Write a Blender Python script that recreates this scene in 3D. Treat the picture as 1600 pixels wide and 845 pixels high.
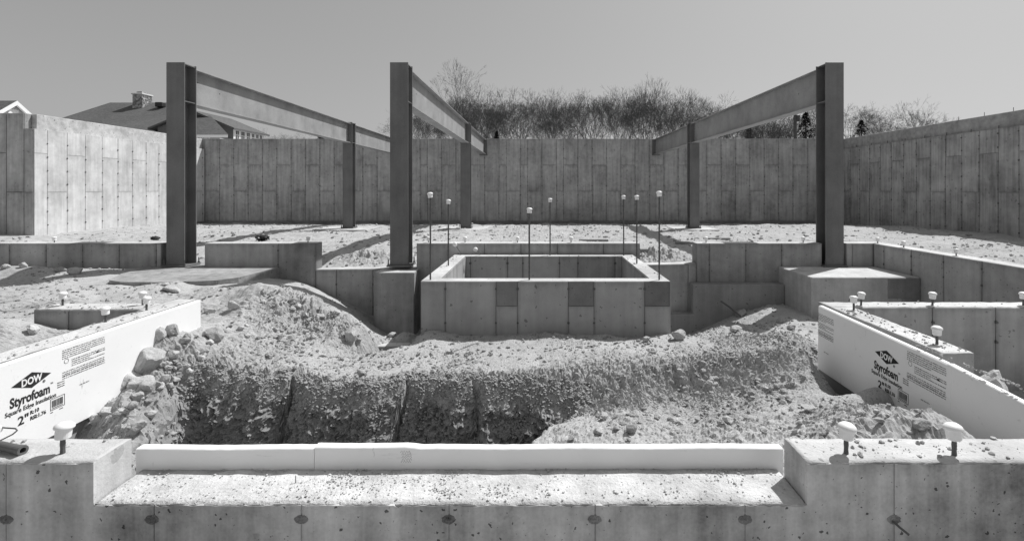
import bpy, bmesh, math, random
import numpy as np
from mathutils import Vector, Matrix
R = math.radians
rnd = random.Random(11)
for _b in list(bpy.data.objects): bpy.data.objects.remove(_b)
sc = bpy.context.scene
COL = sc.collection

# ------------------------------------------------------------------ camera
F, CX, CY, EYE = 787.0, 842.0, 295.0, 1.345        # focal length and principal point in photo pixels, eye height
cd = bpy.data.cameras.new("camera"); cam = bpy.data.objects.new("camera", cd); COL.objects.link(cam)
cam.location = (0, 0, EYE); cam.rotation_euler = (R(90), 0, 0)
cd.sensor_width = 36; cd.lens = F / 1600 * 36
cd.shift_x = -(CX - 800) / 1600; cd.shift_y = (CY - 422.5) / 1600
cd.clip_start = .05; cd.clip_end = 3000
sc.camera = cam

# ------------------------------------------------------------------ light
SX, SY = .57, .46                                   # sun offset per metre of height, to the right and away
SUN_EL = math.atan2(1, math.hypot(SX, SY)); SUN_AZ = math.atan2(SX, SY)
w = bpy.data.worlds.new("World"); sc.world = w; w.use_nodes = True
nt = w.node_tree; nt.nodes.clear()
sky = nt.nodes.new("ShaderNodeTexSky"); sky.sky_type = 'NISHITA'; sky.sun_disc = False
sky.sun_elevation = SUN_EL; sky.sun_rotation = SUN_AZ; sky.air_density = 1.0; sky.dust_density = 2.6; sky.ozone_density = 1.0
sep = nt.nodes.new("ShaderNodeSeparateColor")       # black and white film behind an orange filter
m1 = nt.nodes.new("ShaderNodeMath"); m1.operation = 'MULTIPLY'; m1.inputs[1].default_value = .75
m2 = nt.nodes.new("ShaderNodeMath"); m2.operation = 'MULTIPLY_ADD'; m2.inputs[1].default_value = .25
bg = nt.nodes.new("ShaderNodeBackground"); bg.inputs[1].default_value = .1
wo = nt.nodes.new("ShaderNodeOutputWorld")
L = nt.links.new
L(sky.outputs[0], sep.inputs[0]); L(sep.outputs[0], m1.inputs[0]); L(sep.outputs[1], m2.inputs[0]); L(m1.outputs[0], m2.inputs[2])
film = nt.nodes.new("ShaderNodeMath"); film.operation = 'POWER'; film.inputs[1].default_value = .45      # soft shoulder of the film
gain = nt.nodes.new("ShaderNodeMath"); gain.operation = 'MULTIPLY'; gain.inputs[1].default_value = 2.5
L(m2.outputs[0], film.inputs[0]); L(film.outputs[0], gain.inputs[0]); L(gain.outputs[0], bg.inputs[0]); L(bg.outputs[0], wo.inputs[0])
sd = bpy.data.lights.new("sun", 'SUN'); sd.energy = 5.0; sd.angle = R(.5); sd.color = (1, 1, 1)
so = bpy.data.objects.new("sun", sd); COL.objects.link(so)
so.rotation_euler = Vector((-SX, -SY, -1)).to_track_quat('-Z', 'Y').to_euler()
sc.view_settings.view_transform = 'Standard'; sc.view_settings.look = 'None'
sc.view_settings.exposure = 0.0; sc.view_settings.gamma = 1.0
sc.cycles.max_bounces = 6; sc.cycles.diffuse_bounces = 4

# ------------------------------------------------------------------ placing
def at(px, py, d): return Vector(((px - CX) * d / F, d, EYE - (py - CY) * d / F))
def xw(px, d): return (px - CX) * d / F
def zw(py, d): return EYE - (py - CY) * d / F
def dz(py, z): return F * (EYE - z) / (py - CY)

# ------------------------------------------------------------------ noise (numpy)
def _hash(ix, iy, s):
    h = (ix.astype(np.int64) * 374761393 + iy.astype(np.int64) * 668265263 + s * 974634777) & 0xffffffff
    h = ((h ^ (h >> 13)) * 1274126177) & 0xffffffff
    h = (h ^ (h >> 16)) & 0xffffffff
    return h
def perlin(x, y, s=0):
    x = np.asarray(x, float); y = np.asarray(y, float)
    ix = np.floor(x); iy = np.floor(y); fx = x - ix; fy = y - iy
    u = fx * fx * fx * (fx * (fx * 6 - 15) + 10); v = fy * fy * fy * (fy * (fy * 6 - 15) + 10)
    def g(dx, dy):
        a = _hash(ix + dx, iy + dy, s) * (2 * math.pi / 4294967296.)
        return np.cos(a) * (fx - dx) + np.sin(a) * (fy - dy)
    a = g(0, 0); b = g(1, 0); c = g(0, 1); d = g(1, 1)
    return 1.5 * ((a + u * (b - a)) + v * ((c + u * (d - c)) - (a + u * (b - a))))
def fbm(x, y, s=0, o=4, gain=.5):
    r = 0; a = 1; f = 1
    for k in range(o):
        r = r + a * perlin(x * f + 17.3 * k, y * f - 9.1 * k, s + k); a *= gain; f *= 2.03
    return r
def ss(a, b, x):
    t = np.clip((x - a) / (b - a), 0, 1); return t * t * (3 - 2 * t)

# ------------------------------------------------------------------ materials (all neutral: the photograph is black and white)
def mat(name, rough=.85, metal=0., spec=.3):
    m = bpy.data.materials.new(name); m.use_nodes = True
    n = m.node_tree; b = n.nodes["Principled BSDF"]
    b.inputs["Roughness"].default_value = rough; b.inputs["Metallic"].default_value = metal
    b.inputs["Specular IOR Level"].default_value = spec
    return m, n, b
def N(n, t, **k):
    o = n.nodes.new(t)
    for a, v in k.items():
        if a.startswith('i_'): o.inputs[a[2:].replace('_', ' ')].default_value = v
        else: setattr(o, a, v)
    return o
def math_(n, op, a, b=None, clamp=False):
    o = n.nodes.new("ShaderNodeMath"); o.operation = op; o.use_clamp = clamp
    for i, v in enumerate((a, b)):
        if v is None: continue
        if isinstance(v, (int, float)): o.inputs[i].default_value = v
        else: n.links.new(v, o.inputs[i])
    return o.outputs[0]
def ramp(n, v, a, b, lo=0., hi=1.):
    o = n.nodes.new("ShaderNodeMapRange"); o.interpolation_type = 'SMOOTHSTEP'
    o.inputs[1].default_value = a; o.inputs[2].default_value = b; o.inputs[3].default_value = lo; o.inputs[4].default_value = hi
    n.links.new(v, o.inputs[0]); return o.outputs[0]
def noise(n, vec, scale, detail=4, rough=.55, sx=None):
    if sx:
        mp = n.nodes.new("ShaderNodeMapping"); mp.inputs["Scale"].default_value = sx; n.links.new(vec, mp.inputs[0]); vec = mp.outputs[0]
    t = n.nodes.new("ShaderNodeTexNoise"); t.inputs["Scale"].default_value = scale; t.inputs["Detail"].default_value = detail; t.inputs["Roughness"].default_value = rough
    n.links.new(vec, t.inputs["Vector"]); return t.outputs["Fac"]
def bump(n, b, h, strength, dist):
    o = n.nodes.new("ShaderNodeBump"); o.inputs["Strength"].default_value = strength; o.inputs["Distance"].default_value = dist
    n.links.new(h, o.inputs["Height"]); n.links.new(o.outputs[0], b.inputs["Normal"]); return o
def grey(n, b, v): n.links.new(v, b.inputs["Base Color"])

def concrete(name, base, vary=.12, pit=22., pit_amt=.5, edge=0., streak=.35, rand=.16, rough_bump=.35, blotch=.3, holes2=False):
    m, n, b = mat(name, .9, 0, .2)
    p = N(n, "ShaderNodeNewGeometry").outputs["Position"]
    oi = N(n, "ShaderNodeObjectInfo").outputs["Random"]
    add = N(n, "ShaderNodeVectorMath", operation='ADD'); sc_ = N(n, "ShaderNodeVectorMath", operation='SCALE')
    cmb = N(n, "ShaderNodeCombineXYZ")
    for i in range(3): n.links.new(oi, cmb.inputs[i])
    n.links.new(cmb.outputs[0], sc_.inputs[0]); sc_.inputs["Scale"].default_value = 7.
    n.links.new(p, add.inputs[0]); n.links.new(sc_.outputs[0], add.inputs[1]); q = add.outputs[0]
    big = noise(n, p, 1.1, 5, .6); med = noise(n, p, 6., 5, .62); fine = noise(n, p, 60, 4, .6)
    stk = noise(n, q, 1., 4, .6, (9, 9, .55))
    v = math_(n, 'MULTIPLY', math_(n, 'SUBTRACT', big, .5), blotch * 3.2)
    v = math_(n, 'ADD', v, math_(n, 'MULTIPLY', math_(n, 'SUBTRACT', med, .5), vary * 4))
    v = math_(n, 'ADD', v, math_(n, 'MULTIPLY', math_(n, 'SUBTRACT', stk, .5), streak * 1.8))
    v = math_(n, 'ADD', v, math_(n, 'MULTIPLY', math_(n, 'SUBTRACT', fine, .5), vary * 1.6))
    v = math_(n, 'ADD', v, math_(n, 'MULTIPLY', math_(n, 'SUBTRACT', oi, .5), rand * 2))
    v = math_(n, 'ADD', v, 1.0)
    # light lime runs
    run = ramp(n, noise(n, p, 1., 3, .5, (14, 14, .35)), .66, .74); v = math_(n, 'ADD', v, math_(n, 'MULTIPLY', run, .16))
    # bug holes
    vo = N(n, "ShaderNodeTexVoronoi"); vo.inputs["Scale"].default_value = pit
    wv = N(n, "ShaderNodeTexNoise"); wv.inputs["Scale"].default_value = pit * 1.4; n.links.new(p, wv.inputs["Vector"])
    ws = N(n, "ShaderNodeVectorMath", operation='MULTIPLY_ADD'); ws.inputs[1].default_value = (1.1 / pit,) * 3; n.links.new(wv.outputs["Color"], ws.inputs[0]); n.links.new(p, ws.inputs[2])
    n.links.new(ws.outputs[0], vo.inputs["Vector"])
    sepc = N(n, "ShaderNodeSeparateColor"); n.links.new(vo.outputs["Color"], sepc.inputs[0])
    size = ramp(n, sepc.outputs[0], .70, 1.04, 0., .30)
    hole = math_(n, 'LESS_THAN', vo.outputs["Distance"], size)
    hole = math_(n, 'MULTIPLY', hole, pit_amt)
    v = math_(n, 'MULTIPLY', v, math_(n, 'SUBTRACT', 1., math_(n, 'MULTIPLY', hole, .75)))
    if holes2:
        v2 = N(n, "ShaderNodeTexVoronoi"); v2.inputs["Scale"].default_value = 95.; n.links.new(ws.outputs[0], v2.inputs["Vector"])
        s3 = N(n, "ShaderNodeSeparateColor"); n.links.new(v2.outputs["Color"], s3.inputs[0])
        h2 = math_(n, 'LESS_THAN', v2.outputs["Distance"], ramp(n, math_(n, 'ADD', s3.outputs[0], math_(n, 'MULTIPLY', math_(n, 'SUBTRACT', med, .5), .5)), .80, 1.1, 0., .34))
        v = math_(n, 'MULTIPLY', v, math_(n, 'SUBTRACT', 1., math_(n, 'MULTIPLY', h2, .6)))
        spall = ramp(n, math_(n, 'MULTIPLY', med, noise(n, p, 3.1, 3)), .40, .47); v = math_(n, 'MULTIPLY', v, math_(n, 'SUBTRACT', 1., math_(n, 'MULTIPLY', spall, .4)))
    if edge > 0:
        uv = N(n, "ShaderNodeUVMap"); sx = N(n, "ShaderNodeSeparateXYZ"); n.links.new(uv.outputs[0], sx.inputs[0])
        du = math_(n, 'MINIMUM', sx.outputs[0], math_(n, 'SUBTRACT', 1., sx.outputs[0]))
        dv = math_(n, 'MULTIPLY', math_(n, 'MINIMUM', sx.outputs[1], math_(n, 'SUBTRACT', 1., sx.outputs[1])), 1.6)
        e = math_(n, 'ADD', math_(n, 'MINIMUM', du, dv), math_(n, 'MULTIPLY', math_(n, 'SUBTRACT', stk, .5), .16))
        v = math_(n, 'MULTIPLY', v, ramp(n, e, -.01, .10, 1. - edge, 1.))
    v = math_(n, 'MULTIPLY', math_(n, 'MAXIMUM', v, .15), base)
    grey(n, b, v)
    h = math_(n, 'ADD', math_(n, 'MULTIPLY', fine, .5), math_(n, 'SUBTRACT', med, math_(n, 'MULTIPLY', hole, 1.5)))
    bump(n, b, h, rough_bump, .012)
    return m
M = {}
M['conc'] = concrete('cast_concrete', .34, edge=.20, rand=.06, blotch=.4)
M['conc_far'] = concrete('old_cast_concrete', .36, vary=.17, pit=9, pit_amt=.4, edge=.18, streak=.5, rand=.05, blotch=.36)
M['conc_core'] = concrete('joint_concrete', .20, pit_amt=.2)
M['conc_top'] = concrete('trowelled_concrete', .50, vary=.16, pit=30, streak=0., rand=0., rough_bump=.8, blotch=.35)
M['conc_band'] = concrete('rough_concrete', .34, vary=.30, pit=14, pit_amt=.6, streak=.1, rough_bump=.9, blotch=.3)
M['conc_front'] = concrete('pitted_concrete', .45, vary=.26, pit=40, pit_amt=1., streak=.75, edge=.12, rand=.05, blotch=.85, holes2=True)
M['conc_dark'] = concrete('damp_concrete', .19, edge=.15, pit=25, streak=.2)
M['conc_pit'] = concrete('smooth_concrete', .34, vary=.09, pit=16, pit_amt=.6, edge=.2, streak=.2, rand=.06, blotch=.22)

M['conc_recess_shade'] = concrete('recess_shade_concrete', .29, edge=.15, pit=25, streak=.3)
M['conc_block'] = concrete('block_concrete', .42, vary=.14, pit=16, pit_amt=.6, streak=.3, rand=.04, blotch=.4)
M['tie_mortar'] = concrete('tie_mortar', .25, vary=.7, pit=90, pit_amt=1., streak=0., rand=.1, rough_bump=1.2, blotch=.5, holes2=True)
def dirt_mat(name, base):
    m, n, b = mat(name, .95, 0, .1)
    p = N(n, "ShaderNodeNewGeometry").outputs["Position"]
    big = noise(n, p, .9, 5, .65); med = noise(n, p, 7, 6, .65); fine = noise(n, p, 75, 5, .7); gr = noise(n, p, 260, 3, .6)
    v = math_(n, 'ADD', math_(n, 'MULTIPLY', math_(n, 'SUBTRACT', big, .5), .55), math_(n, 'MULTIPLY', math_(n, 'SUBTRACT', med, .5), .55))
    v = math_(n, 'ADD', v, math_(n, 'MULTIPLY', math_(n, 'SUBTRACT', fine, .5), .55))
    for sc_, lo in ((70, .60), (150, .55)):
        vo = N(n, "ShaderNodeTexVoronoi"); vo.inputs["Scale"].default_value = sc_; n.links.new(p, vo.inputs["Vector"])
        s2 = N(n, "ShaderNodeSeparateColor"); n.links.new(vo.outputs["Color"], s2.inputs[0])
        spk = math_(n, 'LESS_THAN', vo.outputs["Distance"], ramp(n, s2.outputs[1], .3, 1., 0., .42))
        v = math_(n, 'ADD', v, math_(n, 'MULTIPLY', math_(n, 'MULTIPLY', spk, math_(n, 'SUBTRACT', s2.outputs[0], lo)), .9))
    # dug soil is darker and damp; the cut faces' shade is painted in with it
    at_ = N(n, "ShaderNodeAttribute", attribute_name="damp"); damp_shade = at_.outputs["Fac"]
    dm = math_(n, 'MULTIPLY', damp_shade, ramp(n, med, .3, .62, .55, 1.))
    v = math_(n, 'MULTIPLY', math_(n, 'MAXIMUM', math_(n, 'ADD', v, 1.), .2), base)
    v = math_(n, 'MULTIPLY', v, math_(n, 'SUBTRACT', 1., math_(n, 'MULTIPLY', dm, .45)))
    grey(n, b, v)
    h = math_(n, 'ADD', math_(n, 'MULTIPLY', fine, 1.), math_(n, 'MULTIPLY', gr, .5))
    bump(n, b, h, .45, .008)
    return m
M['dirt'] = dirt_mat('sandy_dirt', .385)

def rock_mat(name, base):
    m, n, b = mat(name, .8, 0, .25)
    p = N(n, "ShaderNodeNewGeometry").outputs["Position"]; oi = N(n, "ShaderNodeObjectInfo").outputs["Random"]
    a = noise(n, p, 12, 6, .65); c = noise(n, p, 70, 5, .65)
    v = math_(n, 'ADD', math_(n, 'MULTIPLY', math_(n, 'SUBTRACT', a, .5), 1.1), math_(n, 'MULTIPLY', math_(n, 'SUBTRACT', c, .5), .8))
    v = math_(n, 'ADD', v, math_(n, 'ADD', math_(n, 'MULTIPLY', oi, .5), .75))
    grey(n, b, math_(n, 'MULTIPLY', v, base)); bump(n, b, math_(n, 'ADD', a, c), .6, .02)
    return m
M['grit'] = rock_mat('pale_grit', .50)
M['rock'] = rock_mat('field_stone', .42)
M['clod'] = rock_mat('earth_clod', .37)

def steel_mat(name, base):
    m, n, b = mat(name, .55, 0., .4)
    p = N(n, "ShaderNodeNewGeometry").outputs["Position"]
    a = noise(n, p, 2.2, 6, .6); c = noise(n, p, 40, 4, .6); s = noise(n, p, 1., 4, .6, (10, 2, .6))
    v = math_(n, 'ADD', math_(n, 'MULTIPLY', math_(n, 'SUBTRACT', a, .5), .9), math_(n, 'MULTIPLY', math_(n, 'SUBTRACT', c, .5), .4))
    v = math_(n, 'ADD', v, math_(n, 'MULTIPLY', math_(n, 'SUBTRACT', s, .5), .5))
    chip = ramp(n, noise(n, p, 17, 5, .7), .70, .73); v = math_(n, 'SUBTRACT', v, math_(n, 'MULTIPLY', chip, .45))
    scr = ramp(n, noise(n, p, 6, 5, .7, (3, 3, 14)), .71, .75); v = math_(n, 'ADD', v, math_(n, 'MULTIPLY', scr, .35))
    grey(n, b, math_(n, 'MULTIPLY', math_(n, 'ADD', v, 1.), base)); bump(n, b, math_(n, 'ADD', a, math_(n, 'MULTIPLY', c, .3)), .12, .01)
    return m
M['steel'] = steel_mat('primed_steel', .145); M['beam'] = steel_mat('pale_primed_steel', .29)
M['bolt'] = steel_mat('rusty_bar_steel', .09)
M['tube'] = steel_mat('dull_tube_steel', .12)

def foam_mat():
    m, n, b = mat('white_rigid_foam', .6, 0, .3)
    p = N(n, "ShaderNodeNewGeometry").outputs["Position"]
    a = noise(n, p, 1.6, 5, .6); s = math_(n, 'ADD', ramp(n, noise(n, p, 5, 6, .7, (1, 4, 6)), .60, .8, 0., .26), ramp(n, noise(n, p, 9, 5, .75, (1, 1.2, .35)), .64, .74, 0., .34)); c = noise(n, p, 130, 3, .6)
    v = math_(n, 'SUBTRACT', math_(n, 'ADD', .84, math_(n, 'MULTIPLY', math_(n, 'SUBTRACT', a, .5), .14)), s)
    grey(n, b, v); bump(n, b, c, .08, .004); return m
M['foam'] = foam_mat()
def plain(name, v, rough=.7, spec=.3, vary=.3, scale=20.):
    m, n, b = mat(name, rough, 0, spec)
    p = N(n, "ShaderNodeNewGeometry").outputs["Position"]
    a = noise(n, p, scale, 4, .6)
    grey(n, b, math_(n, 'MULTIPLY', math_(n, 'ADD', math_(n, 'MULTIPLY', math_(n, 'SUBTRACT', a, .5), vary * 2), 1.), v)); return m
M['ink'] = plain('black_print', .035, .8, .1); M['ink_white'] = plain('white_print', .82, .6)
M['cap'] = plain('white_plastic', .80, .4, .4, .12, 30)
M['bark'] = plain('grey_bark', .075, .9, .1, .4, 3); M['twig'] = plain('twig_bark', .085, .9, .1, .3, 2)
M['needle'] = plain('dark_needles', .03, .8, .1, .5, 5)
M['shingle'] = None
M['trim'] = plain('white_trim', .8, .5, .3, .06); M['siding'] = plain('painted_siding', .55, .7, .2, .1)
M['shaded_siding'] = plain('shaded_siding', .16, .8, .1, .1); M['glass'] = plain('window_glass', .05, .1, .5, .2); M['wood'] = plain('weathered_wood', .25, .8, .2, .4, 9)
M['tarp'] = plain('black_plastic', .02, .4, .4, .4, 12)
def shingle_mat():
    m, n, b = mat('asphalt_shingles', .9, 0, .1)
    p = N(n, "ShaderNodeNewGeometry").outputs["Position"]
    a = noise(n, p, 1.5, 4, .6, (1, 1, 5)); c = noise(n, p, 5, 3, .7, (1, 1, 2.4)); d = noise(n, p, .25, 3)
    v = math_(n, 'ADD', math_(n, 'MULTIPLY', math_(n, 'SUBTRACT', a, .5), .5), math_(n, 'MULTIPLY', math_(n, 'SUBTRACT', c, .5), 1.3))
    v = math_(n, 'ADD', v, math_(n, 'MULTIPLY', math_(n, 'SUBTRACT', d, .5), .5))
    grey(n, b, math_(n, 'MULTIPLY', math_(n, 'ADD', v, 1.), .115)); return m
M['shingle'] = shingle_mat()
def stone_mat():
    m, n, b = mat('chimney_stone', .9, 0, .1)
    p = N(n, "ShaderNodeNewGeometry").outputs["Position"]
    vo = N(n, "ShaderNodeTexVoronoi"); vo.inputs["Scale"].default_value = 5.5; n.links.new(p, vo.inputs["Vector"])
    s2 = N(n, "ShaderNodeSeparateColor"); n.links.new(vo.outputs["Color"], s2.inputs[0])
    grey(n, b, ramp(n, s2.outputs[0], 0, 1, .14, .38)); bump(n, b, vo.outputs["Distance"], .8, .08); return m
M['stone'] = stone_mat()

# ------------------------------------------------------------------ object helpers
WPOS = {}
def link(o, parent=None, loc=(0, 0, 0)):
    COL.objects.link(o); loc = Vector(loc); WPOS[o.name] = loc.copy()
    if parent is not None:
        o.parent = parent; o.location = loc - WPOS[parent.name]
    else: o.location = loc
    return o
def obj(name, me, parent=None, loc=(0, 0, 0), m=None):
    o = bpy.data.objects.new(name, me)
    if m is not None and len(me.materials) == 0: me.materials.append(m)
    return link(o, parent, loc)
def tag(o, label=None, cat=None, group=None, kind=None):
    if cat and not kind: kind = 'thing'
    if label: o['label'] = label
    if cat: o['category'] = cat
    if group: o['group'] = group
    if kind: o['kind'] = kind
    return o
def empty(name, loc): return link(bpy.data.objects.new(name, None), None, loc)
def mesh(name, v, f, smooth=False):
    me = bpy.data.meshes.new(name); me.from_pydata([tuple(a) for a in v], [], f); me.update()
    if smooth:
        for p in me.polygons: p.use_smooth = True
    return me
def bm_mesh(name, bm, smooth=False):
    me = bpy.data.meshes.new(name); bmesh.ops.recalc_face_normals(bm, faces=bm.faces); bm.to_mesh(me); bm.free()
    if smooth:
        for p in me.polygons: p.use_smooth = True
    return me
def np_mesh(name, V, T, smooth=False):
    me = bpy.data.meshes.new(name); V = np.asarray(V, np.float32); T = np.asarray(T, np.int32); k = T.shape[1]
    me.vertices.add(len(V)); me.vertices.foreach_set('co', V.ravel())
    me.loops.add(T.size); me.loops.foreach_set('vertex_index', T.ravel())
    me.polygons.add(len(T)); me.polygons.foreach_set('loop_start', np.arange(0, T.size, k, dtype=np.int32))
    me.update(calc_edges=True); me.polygons.foreach_set('use_smooth', np.full(len(T), smooth)); me.update()
    return me
def add_box(bm, lo, hi, bev=0.):
    lo = Vector(lo); hi = Vector(hi); c = (lo + hi) / 2; s = hi - lo
    r = bmesh.ops.create_cube(bm, size=1.0, matrix=Matrix.Translation(c) @ Matrix.Diagonal((s.x, s.y, s.z, 1)))
    if bev > 0:
        es = list({e for v in r['verts'] for e in v.link_edges})
        bmesh.ops.bevel(bm, geom=es, offset=bev, segments=1, affect='EDGES')
def box(name, lo, hi, m, parent=None, bev=0., loc=None):
    lo = Vector(lo); hi = Vector(hi)
    base = Vector(loc) if loc else Vector(((lo.x + hi.x) / 2, (lo.y + hi.y) / 2, lo.z))
    bm = bmesh.new(); add_box(bm, lo - base, hi - base, bev)
    return obj(name, bm_mesh(name, bm), parent, base, m)
def add_tube(bm, pts, rad, seg=10, cap=True):
    rings = []
    for i, p in enumerate(pts):
        p = Vector(p); t = (Vector(pts[min(i + 1, len(pts) - 1)]) - Vector(pts[max(i - 1, 0)])).normalized()
        a = t.orthogonal().normalized() if i == 0 else (a - t * a.dot(t)).normalized()
        bb = t.cross(a); r = rad[i] if hasattr(rad, '__len__') else rad
        rings.append([bm.verts.new(p + (a * math.cos(2 * math.pi * k / seg) + bb * math.sin(2 * math.pi * k / seg)) * r) for k in range(seg)])
    for i in range(len(rings) - 1):
        for k in range(seg): bm.faces.new((rings[i][k], rings[i][(k + 1) % seg], rings[i + 1][(k + 1) % seg], rings[i + 1][k]))
    if cap: bm.faces.new(rings[0][::-1]); bm.faces.new(rings[-1])
def add_lathe(bm, prof, c=(0, 0, 0), seg=20):
    c = Vector(c); rings = [[bm.verts.new(c + Vector((r * math.cos(2 * math.pi * k / seg), r * math.sin(2 * math.pi * k / seg), z))) for k in range(seg)] for r, z in prof]
    for i in range(len(rings) - 1):
        for k in range(seg): bm.faces.new((rings[i][k], rings[i][(k + 1) % seg], rings[i + 1][(k + 1) % seg], rings[i + 1][k]))
    bm.faces.new(rings[0][::-1]); bm.faces.new(rings[-1])
def copy_tree(o, loc, parent=None):
    c = o.copy(); COL.objects.link(c); WPOS[c.name] = Vector(loc)
    if parent is None: c.location = loc
    else: c.parent = parent; c.location = o.location
    for ch in list(o.children): copy_tree(ch, Vector(loc) + ch.location, c)
    return c
def prism_xz(name, poly, y0, y1, m, parent=None, loc=None, bev=0., top=None):
    """outline in x and z, given thickness in y"""
    base = Vector(loc) if loc else Vector((poly[0][0], y0, min(p[1] for p in poly)))
    bm = bmesh.new()
    a = [bm.verts.new(Vector((x, y0, z)) - base) for x, z in poly]; b = [bm.verts.new(Vector((x, y1, z)) - base) for x, z in poly]
    fs = [bm.faces.new(a), bm.faces.new(b[::-1])]
    n = len(poly)
    for i in range(n): fs.append(bm.faces.new((a[(i + 1) % n], a[i], b[i], b[(i + 1) % n])))
    bmesh.ops.recalc_face_normals(bm, faces=bm.faces)
    if bev: bmesh.ops.bevel(bm, geom=list(bm.edges), offset=bev, segments=1, affect='EDGES')
    bmesh.ops.triangulate(bm, faces=[f for f in bm.faces if len(f.verts) > 4])
    o = obj(name, bm_mesh(name, bm), parent, base, m)
    return o
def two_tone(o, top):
    """upward faces carry their own, mostly lighter finish"""
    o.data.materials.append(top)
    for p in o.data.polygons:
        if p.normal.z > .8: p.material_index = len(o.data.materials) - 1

PANEL_CACHE = {}
def panel_mesh(poly, t, m):
    """poly: corners (u, v) from the panel's own corner; lies proud of the wall by t"""
    key = (tuple((round(u, 3), round(v, 3)) for u, v in poly), t, m.name)
    if key in PANEL_CACHE: return PANEL_CACHE[key]
    us = [p[0] for p in poly]; vs = [p[1] for p in poly]; W = max(us) or 1; H = max(vs) or 1
    bm = bmesh.new(); uvl = bm.loops.layers.uv.new('UVMap')
    c = Vector((W / 2, 0, H / 2)); ch = min(.004, t * .4)
    n = len(poly)
    back = [bm.verts.new((u, .004, v)) for u, v in poly]; mid = [bm.verts.new((u, -t + ch, v)) for u, v in poly]
    def inset(u, v): return (u + (ch if u < W * .5 else -ch), -t, v + (ch if v < H * .5 else -ch))
    fr = [bm.verts.new(inset(u, v)) for u, v in poly] if n == 4 else [bm.verts.new((u, -t, v)) for u, v in poly]
    bm.faces.new(fr)
    for i in range(n):
        j = (i + 1) % n
        bm.faces.new((mid[i], mid[j], fr[j], fr[i])); bm.faces.new((back[i], back[j], mid[j], mid[i]))
    bmesh.ops.recalc_face_normals(bm, faces=bm.faces)
    for f in bm.faces:
        if n != 4: pass
    bmesh.ops.triangulate(bm, faces=[f for f in bm.faces if len(f.verts) > 4])
    for f in bm.faces:
        for l in f.loops: l[uvl].uv = (l.vert.co.x / W, l.vert.co.z / H)
    me = bpy.data.meshes.new('panel'); bm.to_mesh(me); bm.free(); me.materials.append(m)
    PANEL_CACHE[key] = me; return me
def face_matrix(n):
    n = Vector((n[0], n[1], 0)).normalized(); u = Vector((-n.y, n.x, 0))
    return Matrix((u, -n, Vector((0, 0, 1)))).transposed(), u, n
def panel(parent, org, n, u0, u1, v0, v1, m, t=.012, gap=.006, poly=None, label=None):
    """one formed panel on a wall face; org = a point of the face at u = 0, v is world height"""
    rot, u, nn = face_matrix(n)
    g = gap / 2
    if poly is None: pl = [(0, 0), (u1 - u0 - gap, 0), (u1 - u0 - gap, v1 - v0 - gap), (0, v1 - v0 - gap)]
    else: pl = [(a - u0, b - v0) for a, b in poly]; g = 0
    me = panel_mesh(pl, t, m)
    p = Vector((org[0], org[1], 0)) + u * (u0 + g); p.z = v0 + g
    o = bpy.data.objects.new('panel', me); link(o, parent, p); o.rotation_euler = rot.to_euler()
    if label: o['label'] = label
    return o
def ties(parent, org, n, spots, r, m, d=.016):
    """stubs of the form ties, a few pixels each, joined"""
    rot, u, nn = face_matrix(n); base = Vector((org[0], org[1], 0)); bm = bmesh.new()
    for a, z in spots:
        c = base + u * a + Vector((0, 0, z)) - WPOS[parent.name]
        add_tube(bm, [c - nn * .004, c + nn * d], r * rnd.uniform(.7, 1.3), 6)
    o = obj('form_tie', bm_mesh('form_tie', bm), parent, WPOS[parent.name], m); o['kind'] = 'stuff'; return o

# ================================================================== THE GROUND
XL, XR, DB, TOP = -14.92, 13.51, 22.5, 3.575       # inner faces of the tall walls and their top
DL = 14.86                                           # the left wall's near corner
LEDGE = 3.12
MIDY0, MIDY1, MIDT = 8.95, 9.20, .378               # low cross foundation
PX0, PX1, PY0, PY1, PZT = -1.484, 1.649, 6.33, 8.90, .184   # the pit
WT = .15                                             # tops of the near walls
pts = []
for px, py, d in [(657,527,6.3),(750,523,6.3),(850,521,6.3),(950,523,6.3),(1045,524,6.3),(620,548,5.95),(590,556,5.9),(560,553,6.0),(645,538,6.1),(560,570,5.4),(450,560,5.4),(330,530,5.3),(400,520,5.8),(480,510,6.2),
    (330,590,4.75),(450,598,4.78),(560,602,4.78),(650,600,4.82),(760,588,4.9),(840,588,4.9),(900,572,5.1),(1000,560,5.3),(1100,556,5.45),(1200,558,5.2),(1240,525,5.7),(1256,556,4.95),
    (700,560,5.5),(850,550,5.6),(1000,540,5.8),
    (1000,618,4.6),(1100,636,4.35),(1200,640,4.1),(1290,636,3.95),(1000,690,3.7),(900,685,3.85),(1150,690,3.5),(1300,690,3.25),(1272,584,4.6),(1340,626,4.0),(1400,642,3.6),(1475,659,3.15),(880,640,4.6),
    (205,606,4.42),(165,650,4.15),(130,690,4.0),(250,528,4.85),(314,512,5.43),(240,600,4.4),(280,650,4.1),(200,640,4.1),(290,560,4.8),
    (400,445,6.8),(430,445,6.9),(480,470,6.7),(540,500,6.5),(566,520,6.3),(340,452,7.1),(330,490,6.2),(300,455,7.3),(360,470,6.6),(330,450,7.4),
    (1200,506,7.5),(1182,526,6.9),(1250,502,7.6),(1180,489,8.4),(1215,481,8.4),(1135,512,7.0),(1075,529,6.4),(1140,540,6.0)]:
    v = at(px, py, d); pts.append((v.x, v.y, v.z))
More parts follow.
